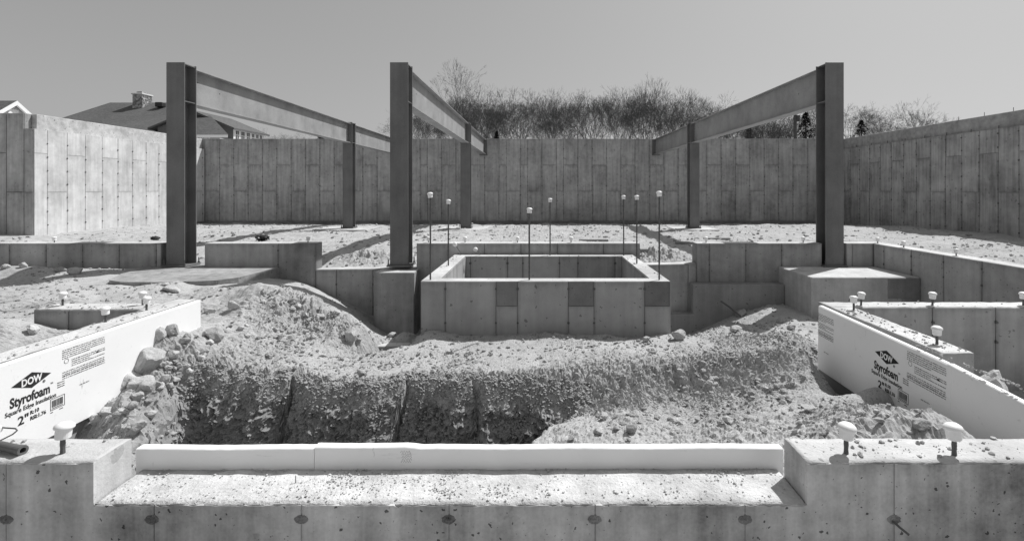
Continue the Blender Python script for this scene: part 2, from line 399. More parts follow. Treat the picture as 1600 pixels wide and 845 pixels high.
pts += [(2.80,4.7,-.62),(2.80,5.1,-.6),(2.82,4.4,-.6),(2.80,4.12,-.36),(2.80,3.9,-.5),(2.80,3.72,-.38),(2.8,3.4,-.42),(2.8,2.9,-.3),(-1.95,6.3,-.85),(-2.2,6.75,-.63),(-1.8,6.8,-.62),(-2.0,7.25,-1.0),(-2.9,8.2,-.85),(-3.6,8.4,-.45),(-4.2,8.4,-.2),(-2.4,7.7,-1.05),(-1.8,8.4,-1.18),(-1.62,6.6,-.72),(-2.1,7.5,-1.02),(-2.6,8.6,-1.1),
        (1.8,6.7,-.8),(1.85,8.3,-1.2),(2.5,8.45,-1.15),(2.2,7.4,-.85),(5,6.5,-.72),(4.5,7.5,-.68),(5.6,8.5,-.7),(3.6,7.7,-.66),(3.5,6.2,-.6),(4,4.5,-.66),(3.9,3.9,-.45),(3.6,3.0,-.5),(6,4.2,-.66),(8,5,-.66),(10,8,-.5),
        (1,2.6,-.6),(2.4,2.6,-.42),(-1,2.6,-1.),(-3,2.6,-1.),(-5.5,4.9,-.1),(-5.5,3.5,-.12),(-5.5,6.5,-.1),(-5.5,8,-.1),(-8,8.4,-.1),(-8,5,-.1),(-4.5,6.2,-.1),(-4.5,7.3,-.10),(-5.2,7.3,-.075),(-6,7.25,-.07),(-7,7.7,-.05),(-7.2,8.6,-.06),(-9,6.5,-.1),(-4.6,4.4,-.12),(-4.2,3.0,-.1),(-12,5,-.1),(-12,8.5,-.1)]
PT = np.array(pts); _e = .12
_A = np.sqrt(((PT[:, None, :2] - PT[None, :, :2]) ** 2).sum(-1) + _e * _e)
_m = PT[:, 2].mean(); _W = np.linalg.solve(_A + np.eye(len(PT)) * .02, PT[:, 2] - _m)
def rbf(X, Y):
    r = np.full(X.shape, _m)
    for k in range(len(PT)): r += _W[k] * np.sqrt((X - PT[k, 0]) ** 2 + (Y - PT[k, 1]) ** 2 + _e * _e)
    return r
GULLY = [(-2.40, .07, .018), (-1.30, .08, .014), (-.60, .05, .022)]
def lip_y(X, Y):
    lip = 4.83 + .13 * fbm(X * 1.3, X * 0 + 3.1, 5, 3) + .028 * fbm(X * 5, X * 0 + 1.7, 8, 3)
    for gx, ga, gw in GULLY:
        q = X + .03 * np.sin(np.asarray(Y) * 23 + gx * 5) - gx; lip = lip + ga * np.exp(-np.where(q > 0, (q / (gw * 2.2)) ** 2, (q / gw) ** 2))
    return lip
def ground(X, Y, fine=True, damp=False):
    X = np.asarray(X, float); Y = np.asarray(Y, float)
    Xc = np.clip(X, -12, 10); Yc = np.clip(Y, 2.5, 9)
    zf = np.clip(rbf(Xc, Yc), -1.35, .2)
    # bank cut along the front: rounded and crumbling at the lip, near upright below
    lip = lip_y(X, Y)
    mk = ss(-3.5, -3.05, X + .45 * (Y - 4.45) + .12 * fbm(Y * 2, X * 2, 31, 3)) * (1 - ss(-.08, .30, X + .16 * fbm(Y * 2.2, X * 2.2, 32, 3) - .5 * (Y - 4.5)))
    q = np.clip((lip - Y) / .26, 0, 1); t = np.where(q < .5, .30 * (q / .5) ** 1.5, .30 + .70 * (np.clip(q - .5, 0, 1) / .5) ** .95)
    cut = mk * t; q_ = q
    zf = zf + cut * (-1.12 - zf)
    # second low scarp to the right
    lp2 = 5.05 + .16 * fbm(X * 1.6, X * 0, 41, 3); k2 = ss(.9, 1.4, X) * (1 - ss(2.5, 2.85, X))
    sc2 = k2 * ss(.22, 0, np.abs(Y - lp2))
    zf = zf - .11 * k2 * ss(0, .34, lp2 - Y) * (1 - ss(.6, 1.2, lp2 - Y)) + .03 * k2 * ss(.5, 0, np.abs(lp2 + .2 - Y))
    zb = -.02 - .2 * ss(17.3, 22.5, Y) + .03 * fbm(X * .5, Y * .5, 12, 3) * ss(9.2, 10.5, Y) - .10 * ss(.9, 0, Y - MIDY1)
    s = ss(MIDY0 + .06, MIDY1 - .06, Y)
    z = zf * (1 - s) + zb * s
    # rough surface
    
    def spot(cx, cy, rx, ry, e=2): return np.exp(-(np.abs((X - cx) / rx) ** e + np.abs((Y - cy) / ry) ** e))
    lipz = mk * ss(-.30, -.10, lip - Y) * (1 - ss(-.07, .01, lip - Y))
    pile = 1.1 * spot(-3.15, 4.3, .6, .95) + .9 * spot(-2.9, 6.55, 1.0, .6) + 1.1 * spot(1.65, 4.95, .95, .42) + .7 * spot(2.75, 6.0, .5, .9) + .8 * spot(.55, 4.75, .5, .4) + .9 * lipz + .5 * spot(2.1, 7.4, .8, .6) + .55 * spot(2.3, 3.4, .7, .5) + .3 * spot(.9, 3.9, .8, .35)
    rough = np.clip(.10 + pile + .55 * np.clip(fbm(X * 1.2, Y * 1.2, 77, 3) - .05, 0, 1), .08, 1.25) * (1 - .95 * mk * ss(.10, .45, q_) * (q_ < 1))
    z = z + .2 * np.exp(-(((X + 5.15) / .42) ** 2 + ((Y - 4.72) / .3) ** 2))
    z = z + .14 * np.exp(-(((X + 8.7) / 1.1) ** 2 + ((Y - 8.5) / .28) ** 2)) - .08 * np.exp(-(((X + 8.7) / 1.3) ** 2 + ((Y - 7.7) / .35) ** 2))
    if fine:
        z = z + .10 * np.exp(-(((X + 3.0) / .9) ** 2 + ((Y - 6.5) / .45) ** 2)) * fbm(X * 2.6, Y * 2.6, 35, 3)
        z = z + .035 * fbm(X * 1.4, Y * 1.4, 21, 3)
        nr = ss(60, 6, Y)
        wx, wy_ = X + .03 * perlin(X * 9, Y * 9, 71), Y + .03 * perlin(X * 9 + 5, Y * 9, 72)
        z = z + rough * (.060 * (np.abs(perlin(wx * 9, wy_ * 9, 22)) - .2) + .045 * (np.abs(perlin(wx * 19, wy_ * 19, 23)) - .2) * nr + .018 * (np.abs(perlin(wx * 31, wy_ * 31, 25)) - .2) * nr)
        z = z + (rough * .012 + .0022) * fbm(X * 62, Y * 62, 24, 2) * ss(25, 5, Y)
        far = ss(9.2, 9.8, Y)
        z = z + far * .03 * (1 - np.abs(fbm(X * .35 + .4, Y * 2.2, 33, 2))) * fbm(X * .4, Y * .4, 34, 2)
        z = z + far * (.022 * fbm(X * 2.2, Y * 1.6, 27, 3) + .016 * np.abs(fbm(X * 8, Y * 6, 28, 3)))
        # heap of clods thrown up behind the two notches
        for hx, hd in ((-3.35, 9.95), (2.35, 10.0)):
            z = z + .13 * np.exp(-(((X - hx) / .55) ** 2 + ((Y - hd) / .35) ** 2)) * (1 + .7 * fbm(X * 9, Y * 9, 29, 3))
    # floor of the pit, and the ground outside the site
    qq = (X > PX0 + .1) & (X < PX1 - .1) & (Y > PY0 + .1) & (Y < PY1 - .1); z = np.where(qq, -1.0, z)
    out = np.maximum(ss(DB + .1, DB + .3, Y), np.maximum(ss(XR + .1, XR + .3, X) * ss(6, 9, Y), ss(XL - .1, XL - .3, X) * ss(DL + .05, DL + .3, Y)))
    z = z + out * (2.6 - z)
    z = np.where(Y < 2.3, z + ss(2.38, 2.25, Y) * (-.35 - z), z)
    z = z + (2.6 - z) * ss(0, 1, (np.hypot(X, Y - 10) - 40) / 20.) * (1 - ss(0, 1, (5 - Y) / 1.))
    if damp: return z, np.clip(mk * ss(.3, .62, q_) + .3 * sc2 + .12 * np.clip(pile, 0, 1), 0, 1)  # damp soil and painted shade on the cut faces
    return z
def hit(px, py, d0=2.6, d1=23.):
    """where the line of sight through a photo pixel meets the ground"""
    d = np.linspace(d0, d1, 2400); z = ground((px - CX) * d / F, d); s = EYE - (py - CY) * d / F
    i = np.argmax(s <= z); return Vector(((px - CX) * d[i] / F, d[i], z[i]))
def axis(parts):
    a = [np.arange(p, q, s) for p, q, s in parts]; return np.concatenate(a)
def stretch(a, b, n, p=2.5): t = np.linspace(0, 1, n); return a + (b - a) * t ** p
xs = np.concatenate([-stretch(15.4, 700, 22)[::-1], axis([(-15.3, -5.6, .06), (-5.6, -3.66, .03), (-3.66, 3.5, .0125), (3.5, 6.4, .035), (6.4, 14, .06)]), stretch(14.05, 700, 22)])
ys = np.concatenate([-stretch(0, 300, 10)[::-1] - .2, axis([(0, 2.2, .25), (2.2, 2.5, .03), (2.5, 3.4, .03), (3.4, 4.2, .0125), (4.2, 5.0, .0052), (5.0, 6.5, .0125), (6.5, 9.0, .025), (9.0, 12, .03), (12, 22.9, .06)]), stretch(23, 900, 28)])
GX, GY = np.meshgrid(xs, ys)
# gather the rows of the sheet on the steep bank
_l = np.array([lip_y(np.array([x]), np.array([4.75]))[0] for x in xs]); _k = ss(-3.9, -3.2, xs) * (1 - ss(.5, 1.1, xs))
for i_ in range(len(xs)):
    if _k[i_] > 0:
        l_ = _l[i_]; GY[:, i_] += _k[i_] * (np.interp(ys, [-1e4, 3.4, 4.2, 5.0, 6.5, 1e4], [-1e4, 3.4, l_ - .33, l_ + .12, 6.5, 1e4]) - ys)
GZ, GD = ground(GX, GY, damp=True)
nx, ny = len(xs), len(ys)
idx = np.arange(nx * ny).reshape(ny, nx)
Q = np.stack([idx[:-1, :-1], idx[:-1, 1:], idx[1:, 1:], idx[1:, :-1]], -1).reshape(-1, 4)
V = np.stack([GX, GY, GZ], -1).reshape(-1, 3)
# undercut and crumble the bank sideways a little, so it is not a pure height sheet
gd = np.clip(GD * 1.3, 0, 1)
_fm = np.where((GY > 3.3) & (GY < 5.3) & (GX > -3.7) & (GX < 1.), gd, 0)
V[:, 1] += (gd * (.045 * fbm(GX * 3.2, GZ * 4.2, 51, 2) + .02 * fbm(GX * 12, GZ * 12, 53, 2)) - _fm * (.034 * (1 - np.abs(perlin(GX * 17, GZ * 17, 56)) * 2.2) * ss(-.15, .3, fbm(GX * 4, GZ * 4, 57, 2) + .25) + .020 * (1 - np.abs(perlin(GX * 36, GZ * 36, 58)) * 2.2) + .008 * perlin(GX * 85, GZ * 85, 55))).ravel()
V[:, 0] += (gd * .02 * fbm(GX * 11 + 4, GZ * 11, 52, 3)).ravel()
me = np_mesh('ground', V, Q, False)
at_ = me.attributes.new('damp', 'FLOAT', 'POINT'); at_.data.foreach_set('value', GD.ravel().astype(np.float32))
tag(obj('ground', me, m=M['dirt']), 'sandy excavated ground of the building site', kind='structure')

# ================================================================== TALL FOUNDATION WALLS
def tall_panels(parent, org, n, L_, z0, top, seams, first, m, gap=.009):
    sp = []
    for i in range(len(seams) - 1):
        a, b = seams[i], seams[i + 1]; k = (i + first) % 2
        j = 1.24 if k == 0 else 2.40
        panel(parent, org, n, a, b, z0, j, m, .014, gap); panel(parent, org, n, a, b, j, top, m, .014, gap)
    for s in seams[1:-1]:
        z = z0 + .35
        while z < top - .1: sp.append((s + rnd.uniform(-.01, .01), z)); z += .41
    ties(parent, org, n, sp, .020, M['bolt'], .03)
FW = 'foundation_wall'
# back wall
o = box(FW, (XL - .25, DB, -.5), (XR + .25, DB + .3, TOP), M['conc_core'], bev=.01)
tag(o, 'long tall concrete wall across the back of the site below the bare trees', 'wall'); two_tone(o, M['conc_top'])
sm = [.02]
while sm[-1] < XR - XL - .7: sm.append(sm[-1] + (.64 if rnd.random() > .07 else .32))
sm.append(XR - XL - .02)
tall_panels(o, (XL, DB, 0), (0, -1), 0, -.10, TOP, sm, 0, M['conc_far'])
ft = box('footing', (XL + .02, DB - .28, -.6), (XR - .02, DB - .003, -.115), M['conc_core'], o, .01)
# left wall, turning the corner
o = box(FW, (XL - .35, DL, -.4), (XL, DB - .003, LEDGE), M['conc_core'], bev=.008)
tag(o, 'sunlit tall concrete wall on the left running back from its dark corner', 'wall'); two_tone(o, M['conc_top'])
sl = [.02, .42]
while sl[-1] < DB - DL - .7: sl.append(sl[-1] + .64)
sl.append(DB - DL - .05)
M['conc_lit'] = concrete('sunlit_cast_concrete', .54, pit=9, pit_amt=.3, edge=.10, streak=.35, rand=.03, blotch=.3)  # lighter copy of the wall concrete, with sunlight put into its colour
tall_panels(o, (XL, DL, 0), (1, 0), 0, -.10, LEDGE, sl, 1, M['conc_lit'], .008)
bd = box('ledge_band', (XL - .33, DL + .22, LEDGE - .01), (XL - .12, DB - .01, TOP), M['conc_band'], o, .012)
M['conc_band_lit'] = concrete('sunlit_rough_concrete', .44, vary=.3, pit=14, pit_amt=.6, streak=.1, rough_bump=.9)  # band concrete lightened in colour to stand for the sun on it
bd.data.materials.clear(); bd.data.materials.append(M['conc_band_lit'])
fs = box('return_wall', (XL - 5, DL + .004, -.4), (XL - .36, DL + .3, LEDGE), M['conc_core'], o, .006)
box('return_top', (XL - 5, DL + .006, LEDGE + .002), (XL - .26, DL + .21, TOP), M['conc_far'], o, .01)
for a, b, j in ((-5, -3.2, 2), (-3.2, -1.6, 1.2), (-1.6, -.78, 2.4), (-.78, -.30, .4)):
    if b < -.4:
        panel(o, (XL, DL, 0), (0, -1), a, b, -.1, j, M['conc_far'], .012, .02); panel(o, (XL, DL, 0), (0, -1), a, b, j, TOP, M['conc_far'], .012, .02)
panel(o, (XL, DL, 0), (0, -1), -.78, -.26, -.1, 1.25, M['conc_far'], .012, .02); panel(o, (XL, DL, 0), (0, -1), -.78, -.26, 1.25, TOP, M['conc_far'], .012, .02)
panel(o, (XL, DL, 0), (0, -1), -.26, -.003, -.1, 1.24, M['conc_far'], .012, .02); panel(o, (XL, DL, 0), (0, -1), -.26, -.003, 1.24, LEDGE, M['conc_far'], .012, .02)
box('footing', (XL - 5, DL - .25, -.5), (XL + .2, DL - .02, -.06), M['conc_core'], o, .01)
# right wall
RN = 11.2
o = box(FW, (XR, RN, -.6), (XR + .35, DB - .003, LEDGE), M['conc_core'], bev=.008)
tag(o, 'shaded tall concrete wall on the right stained with pale streaks below a rough band', 'wall'); two_tone(o, M['conc_top'])
sr = [.02]
while sr[-1] < DB - RN - .7: sr.append(sr[-1] + (.64 if rnd.random() > .1 else .4))
sr.append(DB - RN - .02)
M['conc_right'] = concrete('streaked_concrete', .34, pit=9, pit_amt=.35, edge=.18, streak=.7, rand=.045, blotch=.5)
tall_panels(o, (XR, DB, 0), (-1, 0), 0, -.25, LEDGE, sr, 0, M['conc_right'])
bd = box('ledge_band', (XR + .12, RN, LEDGE - .01), (XR + .33, DB - .01, TOP), M['conc_band'], o, .012)
bm = bmesh.new()
for k in range(12):
    y = RN + .5 + k * .95; add_tube(bm, [Vector((XR + .2, y, TOP - .02)), Vector((XR + .2, y, TOP + .12))], .008, 5)
    add_tube(bm, [Vector((XR + .05, y + .3, LEDGE - .02)), Vector((XR + .05, y + .3, LEDGE + .09))], .012, 5)
for v in bm.verts: v.co -= WPOS[o.name]
obj('form_tie', bm_mesh('form_tie', bm), o, WPOS[o.name], M['bolt'])['kind'] = 'stuff'

# ================================================================== LOW FOUNDATION ACROSS THE MIDDLE
def low_panels(parent, y, cols, m, z0=-1.3, gap=.010):
    for a, b, t in cols: panel(parent, (0, y, 0), (0, -1), a, b, z0, t, m, .012, gap)
    return
def X9(px): return xw(px, MIDY0)
# left piece
x0, x1 = -11.5, X9(253)
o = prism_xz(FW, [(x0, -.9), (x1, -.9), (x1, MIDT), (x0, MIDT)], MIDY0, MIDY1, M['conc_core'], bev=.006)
tag(o, 'low concrete foundation wall left of the first steel column, rocks at its foot', 'wall'); two_tone(o, M['conc_top'])
cs = [x0 + .02] + [X9(16) - .645 * k for k in (3, 2, 1)] + [X9(p) for p in (16, 73, 130, 187, 245, 252.5)]
low_panels(o, MIDY0, [(cs[i], cs[i + 1], MIDT) for i in range(len(cs) - 1)], M['conc'], -.9)
ties(o, (0, MIDY0, 0), (0, -1), [(c, z) for c in cs[1:-1] for z in (.05, .25)], .012, M['bolt'])
# notched middle piece
LOWL, LOWR = zw(421, MIDY0), zw(412, MIDY0)
poly = [(X9(320), -1.4), (X9(1284), -1.4), (X9(1284), MIDT), (X9(1088), MIDT), (X9(1088), LOWR), (X9(1000), LOWR - .02), (X9(1000), MIDT), (X9(651), MIDT), (X9(651), LOWL + .02), (X9(494), LOWL), (X9(494), MIDT), (X9(320), MIDT)]
o = prism_xz(FW, poly, MIDY0, MIDY1, M['conc_core'], bev=.006)
tag(o, 'notched low concrete wall behind the square pit, between the first and last steel columns', 'wall'); two_tone(o, M['conc_top'])
pl = []
for a, b, t in ((320, 435, MIDT), (435, 493.5, MIDT), (494, 526, LOWL), (526, 583, LOWL), (583, 651, LOWL + .01), (651, 700, MIDT), (700, 757, MIDT), (757, 814, MIDT), (814, 871, MIDT), (871, 943, MIDT), (943, 1000, MIDT),
                (1000, 1075, LOWR - .015), (1075, 1087.5, LOWR), (1088, 1108, MIDT), (1108, 1165, MIDT), (1165, 1221, MIDT), (1221, 1284, MIDT)):
    pl.append((X9(a), X9(b), t))
low_panels(o, MIDY0, pl, M['conc'], -1.38)
ties(o, (0, MIDY0, 0), (0, -1), [(X9(p), z) for p in (435, 526, 583, 1108, 1165, 1221) for z in (-.75, -.35, .0, .25) if not (p in (526, 583) and z > -.2)], .014, M['bolt'])
# right piece, turning towards the front
TX = 5.948
poly = [(X9(1322), -.9), (TX + .25, -.9), (TX + .25, MIDT), (X9(1322), MIDT)]
o = prism_xz(FW, poly, MIDY0, MIDY1, M['conc_core'], bev=.006)
tag(o, 'low concrete wall right of the last steel column turning towards the front', 'wall'); two_tone(o, M['conc_top'])
low_panels(o, MIDY0, [(X9(1322), X9(1331), MIDT), (X9(1331), TX - .016, MIDT)], M['conc'], -.9)
rw = box('side_wall', (TX, 5.33, -1.0), (TX + .25, MIDY0 - .003, MIDT - .002), M['conc_core'], o, .006); two_tone(rw, M['conc_top'])
us = [.02, .28, .92, 1.56, 2.2, 2.84, 3.58]
for i in range(len(us) - 1): panel(rw, (TX, MIDY0, 0), (-1, 0), us[i], us[i + 1], -1, MIDT, M['conc'], .012, .012)
ties(rw, (TX, MIDY0, 0), (-1, 0), [(u, z) for u in us[1:-1] for z in (-.35, .05, .27)], .016, M['bolt'])

# pier under the middle column, footings and pads
px0, px1 = xw(584, 8.55), xw(647, 8.55)
o = box('concrete_pier', (px0, 8.55, -1.4), (px1, MIDY0 - .015, -.075), M['conc'], bev=.012); two_tone(o, M['conc_top'])
tag(o, 'square concrete pier in front of the notch under the middle steel column', 'pier')
o = box('concrete_footing', (4.244, 7.84, -1.2), (TX - .014, MIDY0 - .014, -.032), M['conc_block'], bev=.012); two_tone(o, M['conc_top'])
tag(o, 'big concrete footing block under the last steel column on the right', 'footing')
xa = xw(1387, 7.84); box('recess_shade', (xa, 7.824, -.36), (TX - .016, 7.839, -.045), M['conc_recess_shade'], o, .004)  # proud panels; the formwork step's shade is put into their colour
box('recess_shade', (xw(1408, 7.84), 7.822, -.62), (TX - .016, 7.839, -.363), M['conc_recess_shade'], o, .004)
z1 = zw(446, 8.6)
o = prism_xz('concrete_footing', [(xw(1047, 8.6), -1.4), (4.24, -1.4), (4.24, z1), (xw(1086, 8.6), z1), (xw(1086, 8.6), zw(493, 8.6)), (xw(1047, 8.6), zw(493, 8.6))], 8.68, MIDY0 - .014, M['conc_pit'], bev=.01)
tag(o, 'low stepped concrete footing along the wall between the pit and the big block', 'footing'); two_tone(o, M['conc'])
bm = bmesh.new()
ring = [(-6.5, 7.62), (-6.2, 7.47), (-5.7, 7.46), (-5.2, 7.5), (-4.85, 7.62), (-4.68, 7.85), (-4.62, 8.4), (-4.6, MIDY0 - .016), (X9(319), MIDY0 - .016), (X9(319), MIDY0 + .4), (X9(251), MIDY0 + .4), (X9(251), MIDY0 - .016), (-6.9, MIDY0 - .016), (-6.8, 8.2)]
cb = Vector((-5.6, 8.2, -.2))
top_ = [bm.verts.new(Vector((x, y, -.035)) - cb) for x, y in ring]; bot_ = [bm.verts.new(Vector((x, y, -.5)) - cb) for x, y in ring]
bm.faces.new(top_); bm.faces.new(bot_[::-1])
for i in range(len(ring)): j = (i + 1) % len(ring); bm.faces.new((top_[j], top_[i], bot_[i], bot_[j]))
bmesh.ops.triangulate(bm, faces=[f for f in bm.faces if len(f.verts) > 4])
o = obj('concrete_pad', bm_mesh('concrete_pad', bm), None, cb, M['conc_band']); two_tone(o, M['conc_band'])
tag(o, 'flat curved concrete pad at the foot of the first steel column', 'pad')
o = box('concrete_slab', (xw(562, 6.5), 6.45, -1.1), (xw(640, 6.5), 6.62, zw(541, 6.45)), M['conc_pit'], bev=.01); two_tone(o, M['conc_top'])
tag(o, 'small concrete slab half buried in the trench left of the pit', 'slab')

# ================================================================== THE PIT
T = .215
bm = bmesh.new(); base = Vector(((PX0 + PX1) / 2, (PY0 + PY1) / 2, -1.3))
outer = [(PX0, PY0), (PX1, PY0), (PX1, PY1), (PX0, PY1)]; inner = [(PX0 + T, PY0 + T), (PX1 - T, PY0 + T), (PX1 - T, PY1 - T), (PX0 + T, PY1 - T)]
def ringv(r, z): return [bm.verts.new(Vector((x, y, z)) - base) for x, y in r]
ot, ob, it, ib = ringv(outer, PZT), ringv(outer, -1.3), ringv(inner, PZT), ringv(inner, -1.3)
for i in range(4):
    j = (i + 1) % 4
    bm.faces.new((ot[i], ot[j], it[j], it[i])); bm.faces.new((ob[i], ob[j], ot[j], ot[i])); bm.faces.new((it[i], it[j], ib[j], ib[i])); bm.faces.new((ob[j], ob[i], ib[i], ib[j]))
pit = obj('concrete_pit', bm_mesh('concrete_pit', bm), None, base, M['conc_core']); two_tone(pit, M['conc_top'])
tag(pit, 'square open concrete pit in the middle of the site ringed with tall capped bars', 'pit')
XP = lambda p: xw(p, PY0)
zj = zw(478, PY0)
for a, b, split in ((657.6, 696, 0), (696, 775, 0), (775, 809, 1), (809, 888, 0), (888, 928, 1), (928, 1007, 0), (1007, 1047, 1)):
    ua, ub = max(XP(a), PX0), min(XP(b), PX1)
    if split:
        panel(pit, (0, PY0, 0), (0, -1), ua, ub, -1.25, zj, M['conc_pit'], .012, .0045)
        panel(pit, (0, PY0, 0), (0, -1), ua, ub, zj, PZT - .004, M['conc_dark'], .010, .0045, label='damp dark upper panel of the pit face')
    else: panel(pit, (0, PY0, 0), (0, -1), ua, ub, -1.25, PZT - .004, M['conc_pit'], .012, .0045)
ties(pit, (0, PY0, 0), (0, -1), [(XP(p), z) for p in (696, 775, 809, 888, 928, 1007) for z in (zw(451, PY0), zw(504, PY0))], .018, M['bolt'])
yb = PY1 - T; XB = lambda p: xw(p, yb)
ed = [PX0 + T + .004, XB(735), XB(793), XB(817), XB(874), XB(903), XB(961), PX1 - T - .004]
for i in range(len(ed) - 1): panel(pit, (0, yb, 0), (0, -1), ed[i], ed[i + 1], -1.0, PZT - .004, M['conc_pit'], .010, .010)
ties(pit, (0, yb, 0), (0, -1), [(e, PZT - .12) for e in ed[1:-1]], .02, M['bolt'])
for n, xo in (((1, 0), PX0 + T), ((-1, 0), PX1 - T)):
    oy = PY0 + T if n[0] > 0 else PY1 - T
    e2 = [.004, .35, .9, 1.2, 1.8, 2.13]
    for i in range(5): panel(pit, (xo, oy, 0), n, e2[i], e2[i + 1], -1.0, PZT - .004, M['conc_pit'], .010, .010)
e2 = [.004, .6, 1.24, 1.88, 2.56]
for i in range(4): panel(pit, (PX1, PY0, 0), (1, 0), e2[i], e2[i + 1], -1.25, PZT - .004, M['conc_pit'], .010, .010)

# ================================================================== NEAR WALLS
FD0, FD1 = 2.2025, 2.411
LZ = EYE - 492 * FD0 / F                            # the dropped ledge
XA, XC = xw(146, FD0), xw(1261, FD0)
wall = empty(FW, (0, FD0, -.9)); tag(wall, 'near concrete wall across the bottom of the view with a wide dropped ledge', 'wall')
def rough_top(name, x0, x1, y0, y1, zt, zb, parent, m, mt, nx=60, amp=.004):
    """a block whose upper surface and upper edges are uneven"""
    ny_ = max(4, int((y1 - y0) / .03)); bm = bmesh.new(); base = WPOS[parent.name] if parent else Vector(((x0 + x1) / 2, y0, zb))
    X, Y = np.meshgrid(np.linspace(x0, x1, nx), np.linspace(y0, y1, ny_))
    Z = zt + amp * (fbm(X * 8, Y * 8, 61, 3)) - amp * 1.2 * (np.abs(Y - y0) < 1e-6) * np.clip(fbm(X * 13, X * 0, 62, 3), 0, 1) * 2 - (np.abs(Y - y0) < 1e-6) * .003
    g = [[bm.verts.new(Vector((X[j, i], Y[j, i], Z[j, i])) - base) for i in range(nx)] for j in range(ny_)]
    for j in range(ny_ - 1):
        for i in range(nx - 1): f = bm.faces.new((g[j][i], g[j][i + 1], g[j + 1][i + 1], g[j + 1][i])); f.material_index = 1; f.smooth = True
    def side(vs):
        lo = [bm.verts.new(Vector((v.co.x, v.co.y, zb - base.z))) for v in vs]
        for i in range(len(vs) - 1): bm.faces.new((lo[i], lo[i + 1], vs[i + 1], vs[i]))
    side(g[0]); side(g[-1][::-1]); side([r[-1] for r in g]); side([r[0] for r in g][::-1])
    me = bpy.data.meshes.new(name); bm.to_mesh(me); bm.free(); me.materials.append(m); me.materials.append(mt)
    return obj(name, me, parent, base)
LXE, RXE = -5.2, 4.6
rough_top('raised_end', LXE, XA - .002, FD0 + .003, FD1, WT, -.9, wall, M['conc_lit'], M['conc_top'], 130)  # left end takes the lightened concrete; sun on its side is painted
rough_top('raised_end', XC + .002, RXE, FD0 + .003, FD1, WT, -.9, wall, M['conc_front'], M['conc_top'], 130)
M['conc_ledge'] = concrete('gritty_concrete', .52, vary=.3, pit=60, pit_amt=.7, streak=0., rand=0., rough_bump=1.2, blotch=.3)
rough_top('ledge', XA + .003, XC - .003, FD0 + .0035, 2.475, LZ, -.9, wall, M['conc_front'], M['conc_ledge'], 300, .0035)
def jag(x0, x1, z, amp=.004, step=.02):
    n = max(2, int((x1 - x0) / step)); return [(x0 + (x1 - x0) * i / n, z - amp * abs(rnd.gauss(0, .7)) if 0 < i < n else z) for i in range(n + 1)]
sx = [LXE] + [xw(p, FD0) for p in (10 - 462, 10 - 231, 10, 241, 471, 702, 930, 1164, 1397, 1628, 1859)] + [RXE]
g = .003
for i in range(len(sx) - 1):
    a, b = sx[i] + g, sx[i + 1] - g
    tops = []
    segs = [(a, min(b, XA), WT)] if a < XA else []
    if b > XA and a < XC: segs.append((max(a, XA), min(b, XC), LZ))
    if b > XC: segs.append((max(a, XC), b, WT))
    for s0, s1, z in segs: tops += jag(s0, s1, z - .006, .004)
    poly = [(a, -.9), (b, -.9)] + tops[::-1]
    panel(wall, (0, FD0 + .012, 0), (0, -1), a, b, -.9, 0, M['conc_front'], .012, 0, poly=poly)
for p in (10, 237, 471, 701, 929, 1164, 1397):
    bm = bmesh.new(); z = EYE - (811 - CY) * FD0 / F
    prof = [(.031, -.001), (.029, .0012), (.024, .0022), (.018, -.0005), (.010, .0012), (.004, .0025)]
    add_lathe(bm, prof, (0, 0, 0), 18)
    for v in bm.verts: x, y, zz = v.co; v.co = Vector((x * rnd.uniform(.86, 1.1), -zz * rnd.uniform(.4, 1.5), y * .66 * rnd.uniform(.82, 1.12)))
    t_ = obj('tie_cone', bm_mesh('tie_cone', bm), wall, (xw(p, FD0), FD0 - .001, z), M['tie_mortar'])
bm = bmesh.new(); p0 = Vector((xw(1393, FD0), FD0, EYE - (812 - CY) * FD0 / F)); add_tube(bm, [Vector((0, .01, 0)), Vector((.015, -.03, -.012)), Vector((.04, -.05, -.03))], .005, 6)
obj('tie_wire', bm_mesh('tie_wire', bm), wall, p0, M['bolt'])

# cross wall and wing wall on the right
CD0, CD1 = dz(480, WT), dz(472, WT)
o = empty(FW, (3.06, 4.6, -.9)); tag(o, 'L-shaped concrete wall behind the printed foam board on the right', 'wall')
rough_top('cross_wall', 2.948, TX + 3, CD0 + .012, CD1, WT, -.95, o, M['conc'], M['conc_top'], 120)
rough_top('wing_wall', 2.948, 3.174, 3.674, CD0 + .010, WT - .002, -.95, o, M['conc_pit'], M['conc_top'], 10)
ux = [3.18, xw(1457, CD0), xw(1556, CD0), xw(1556, CD0) + .64, xw(1556, CD0) + 1.28, xw(1556, CD0) + 1.92, TX + 3]
for i in range(len(ux) - 1): panel(o, (0, CD0 + .012, 0), (0, -1), ux[i], ux[i + 1], -.95, WT - .004, M['conc'], .012, .008)
ties(o, (0, CD0, 0), (0, -1), [(u, z) for u in ux[1:-1] for z in (.0, -.2)], .014, M['bolt'])
# the same on the left
LXW = -3.70; LC0, LC1 = dz(483, WT), dz(474, WT)
o = empty(FW, (-3.8, 4.6, -.9)); tag(o, 'L-shaped concrete wall half buried in dirt behind the printed foam board on the left', 'wall')
rough_top('wing_wall', LXW - .235, LXW - .004, FD1 + .003, LC1 + .2, WT, -.9, o, M['conc'], M['conc_top'], 10)
rough_top('cross_wall', xw(52, LC0), LXW - .238, LC0 + .012, LC1, WT - .002, -.9, o, M['conc'], M['conc_top'], 60)
for a, b in ((xw(52, LC0), xw(107, LC0)), (xw(107, LC0), LXW - .238)): panel(o, (0, LC0 + .012, 0), (0, -1), a, b, -.9, WT - .006, M['conc'], .012, .008)

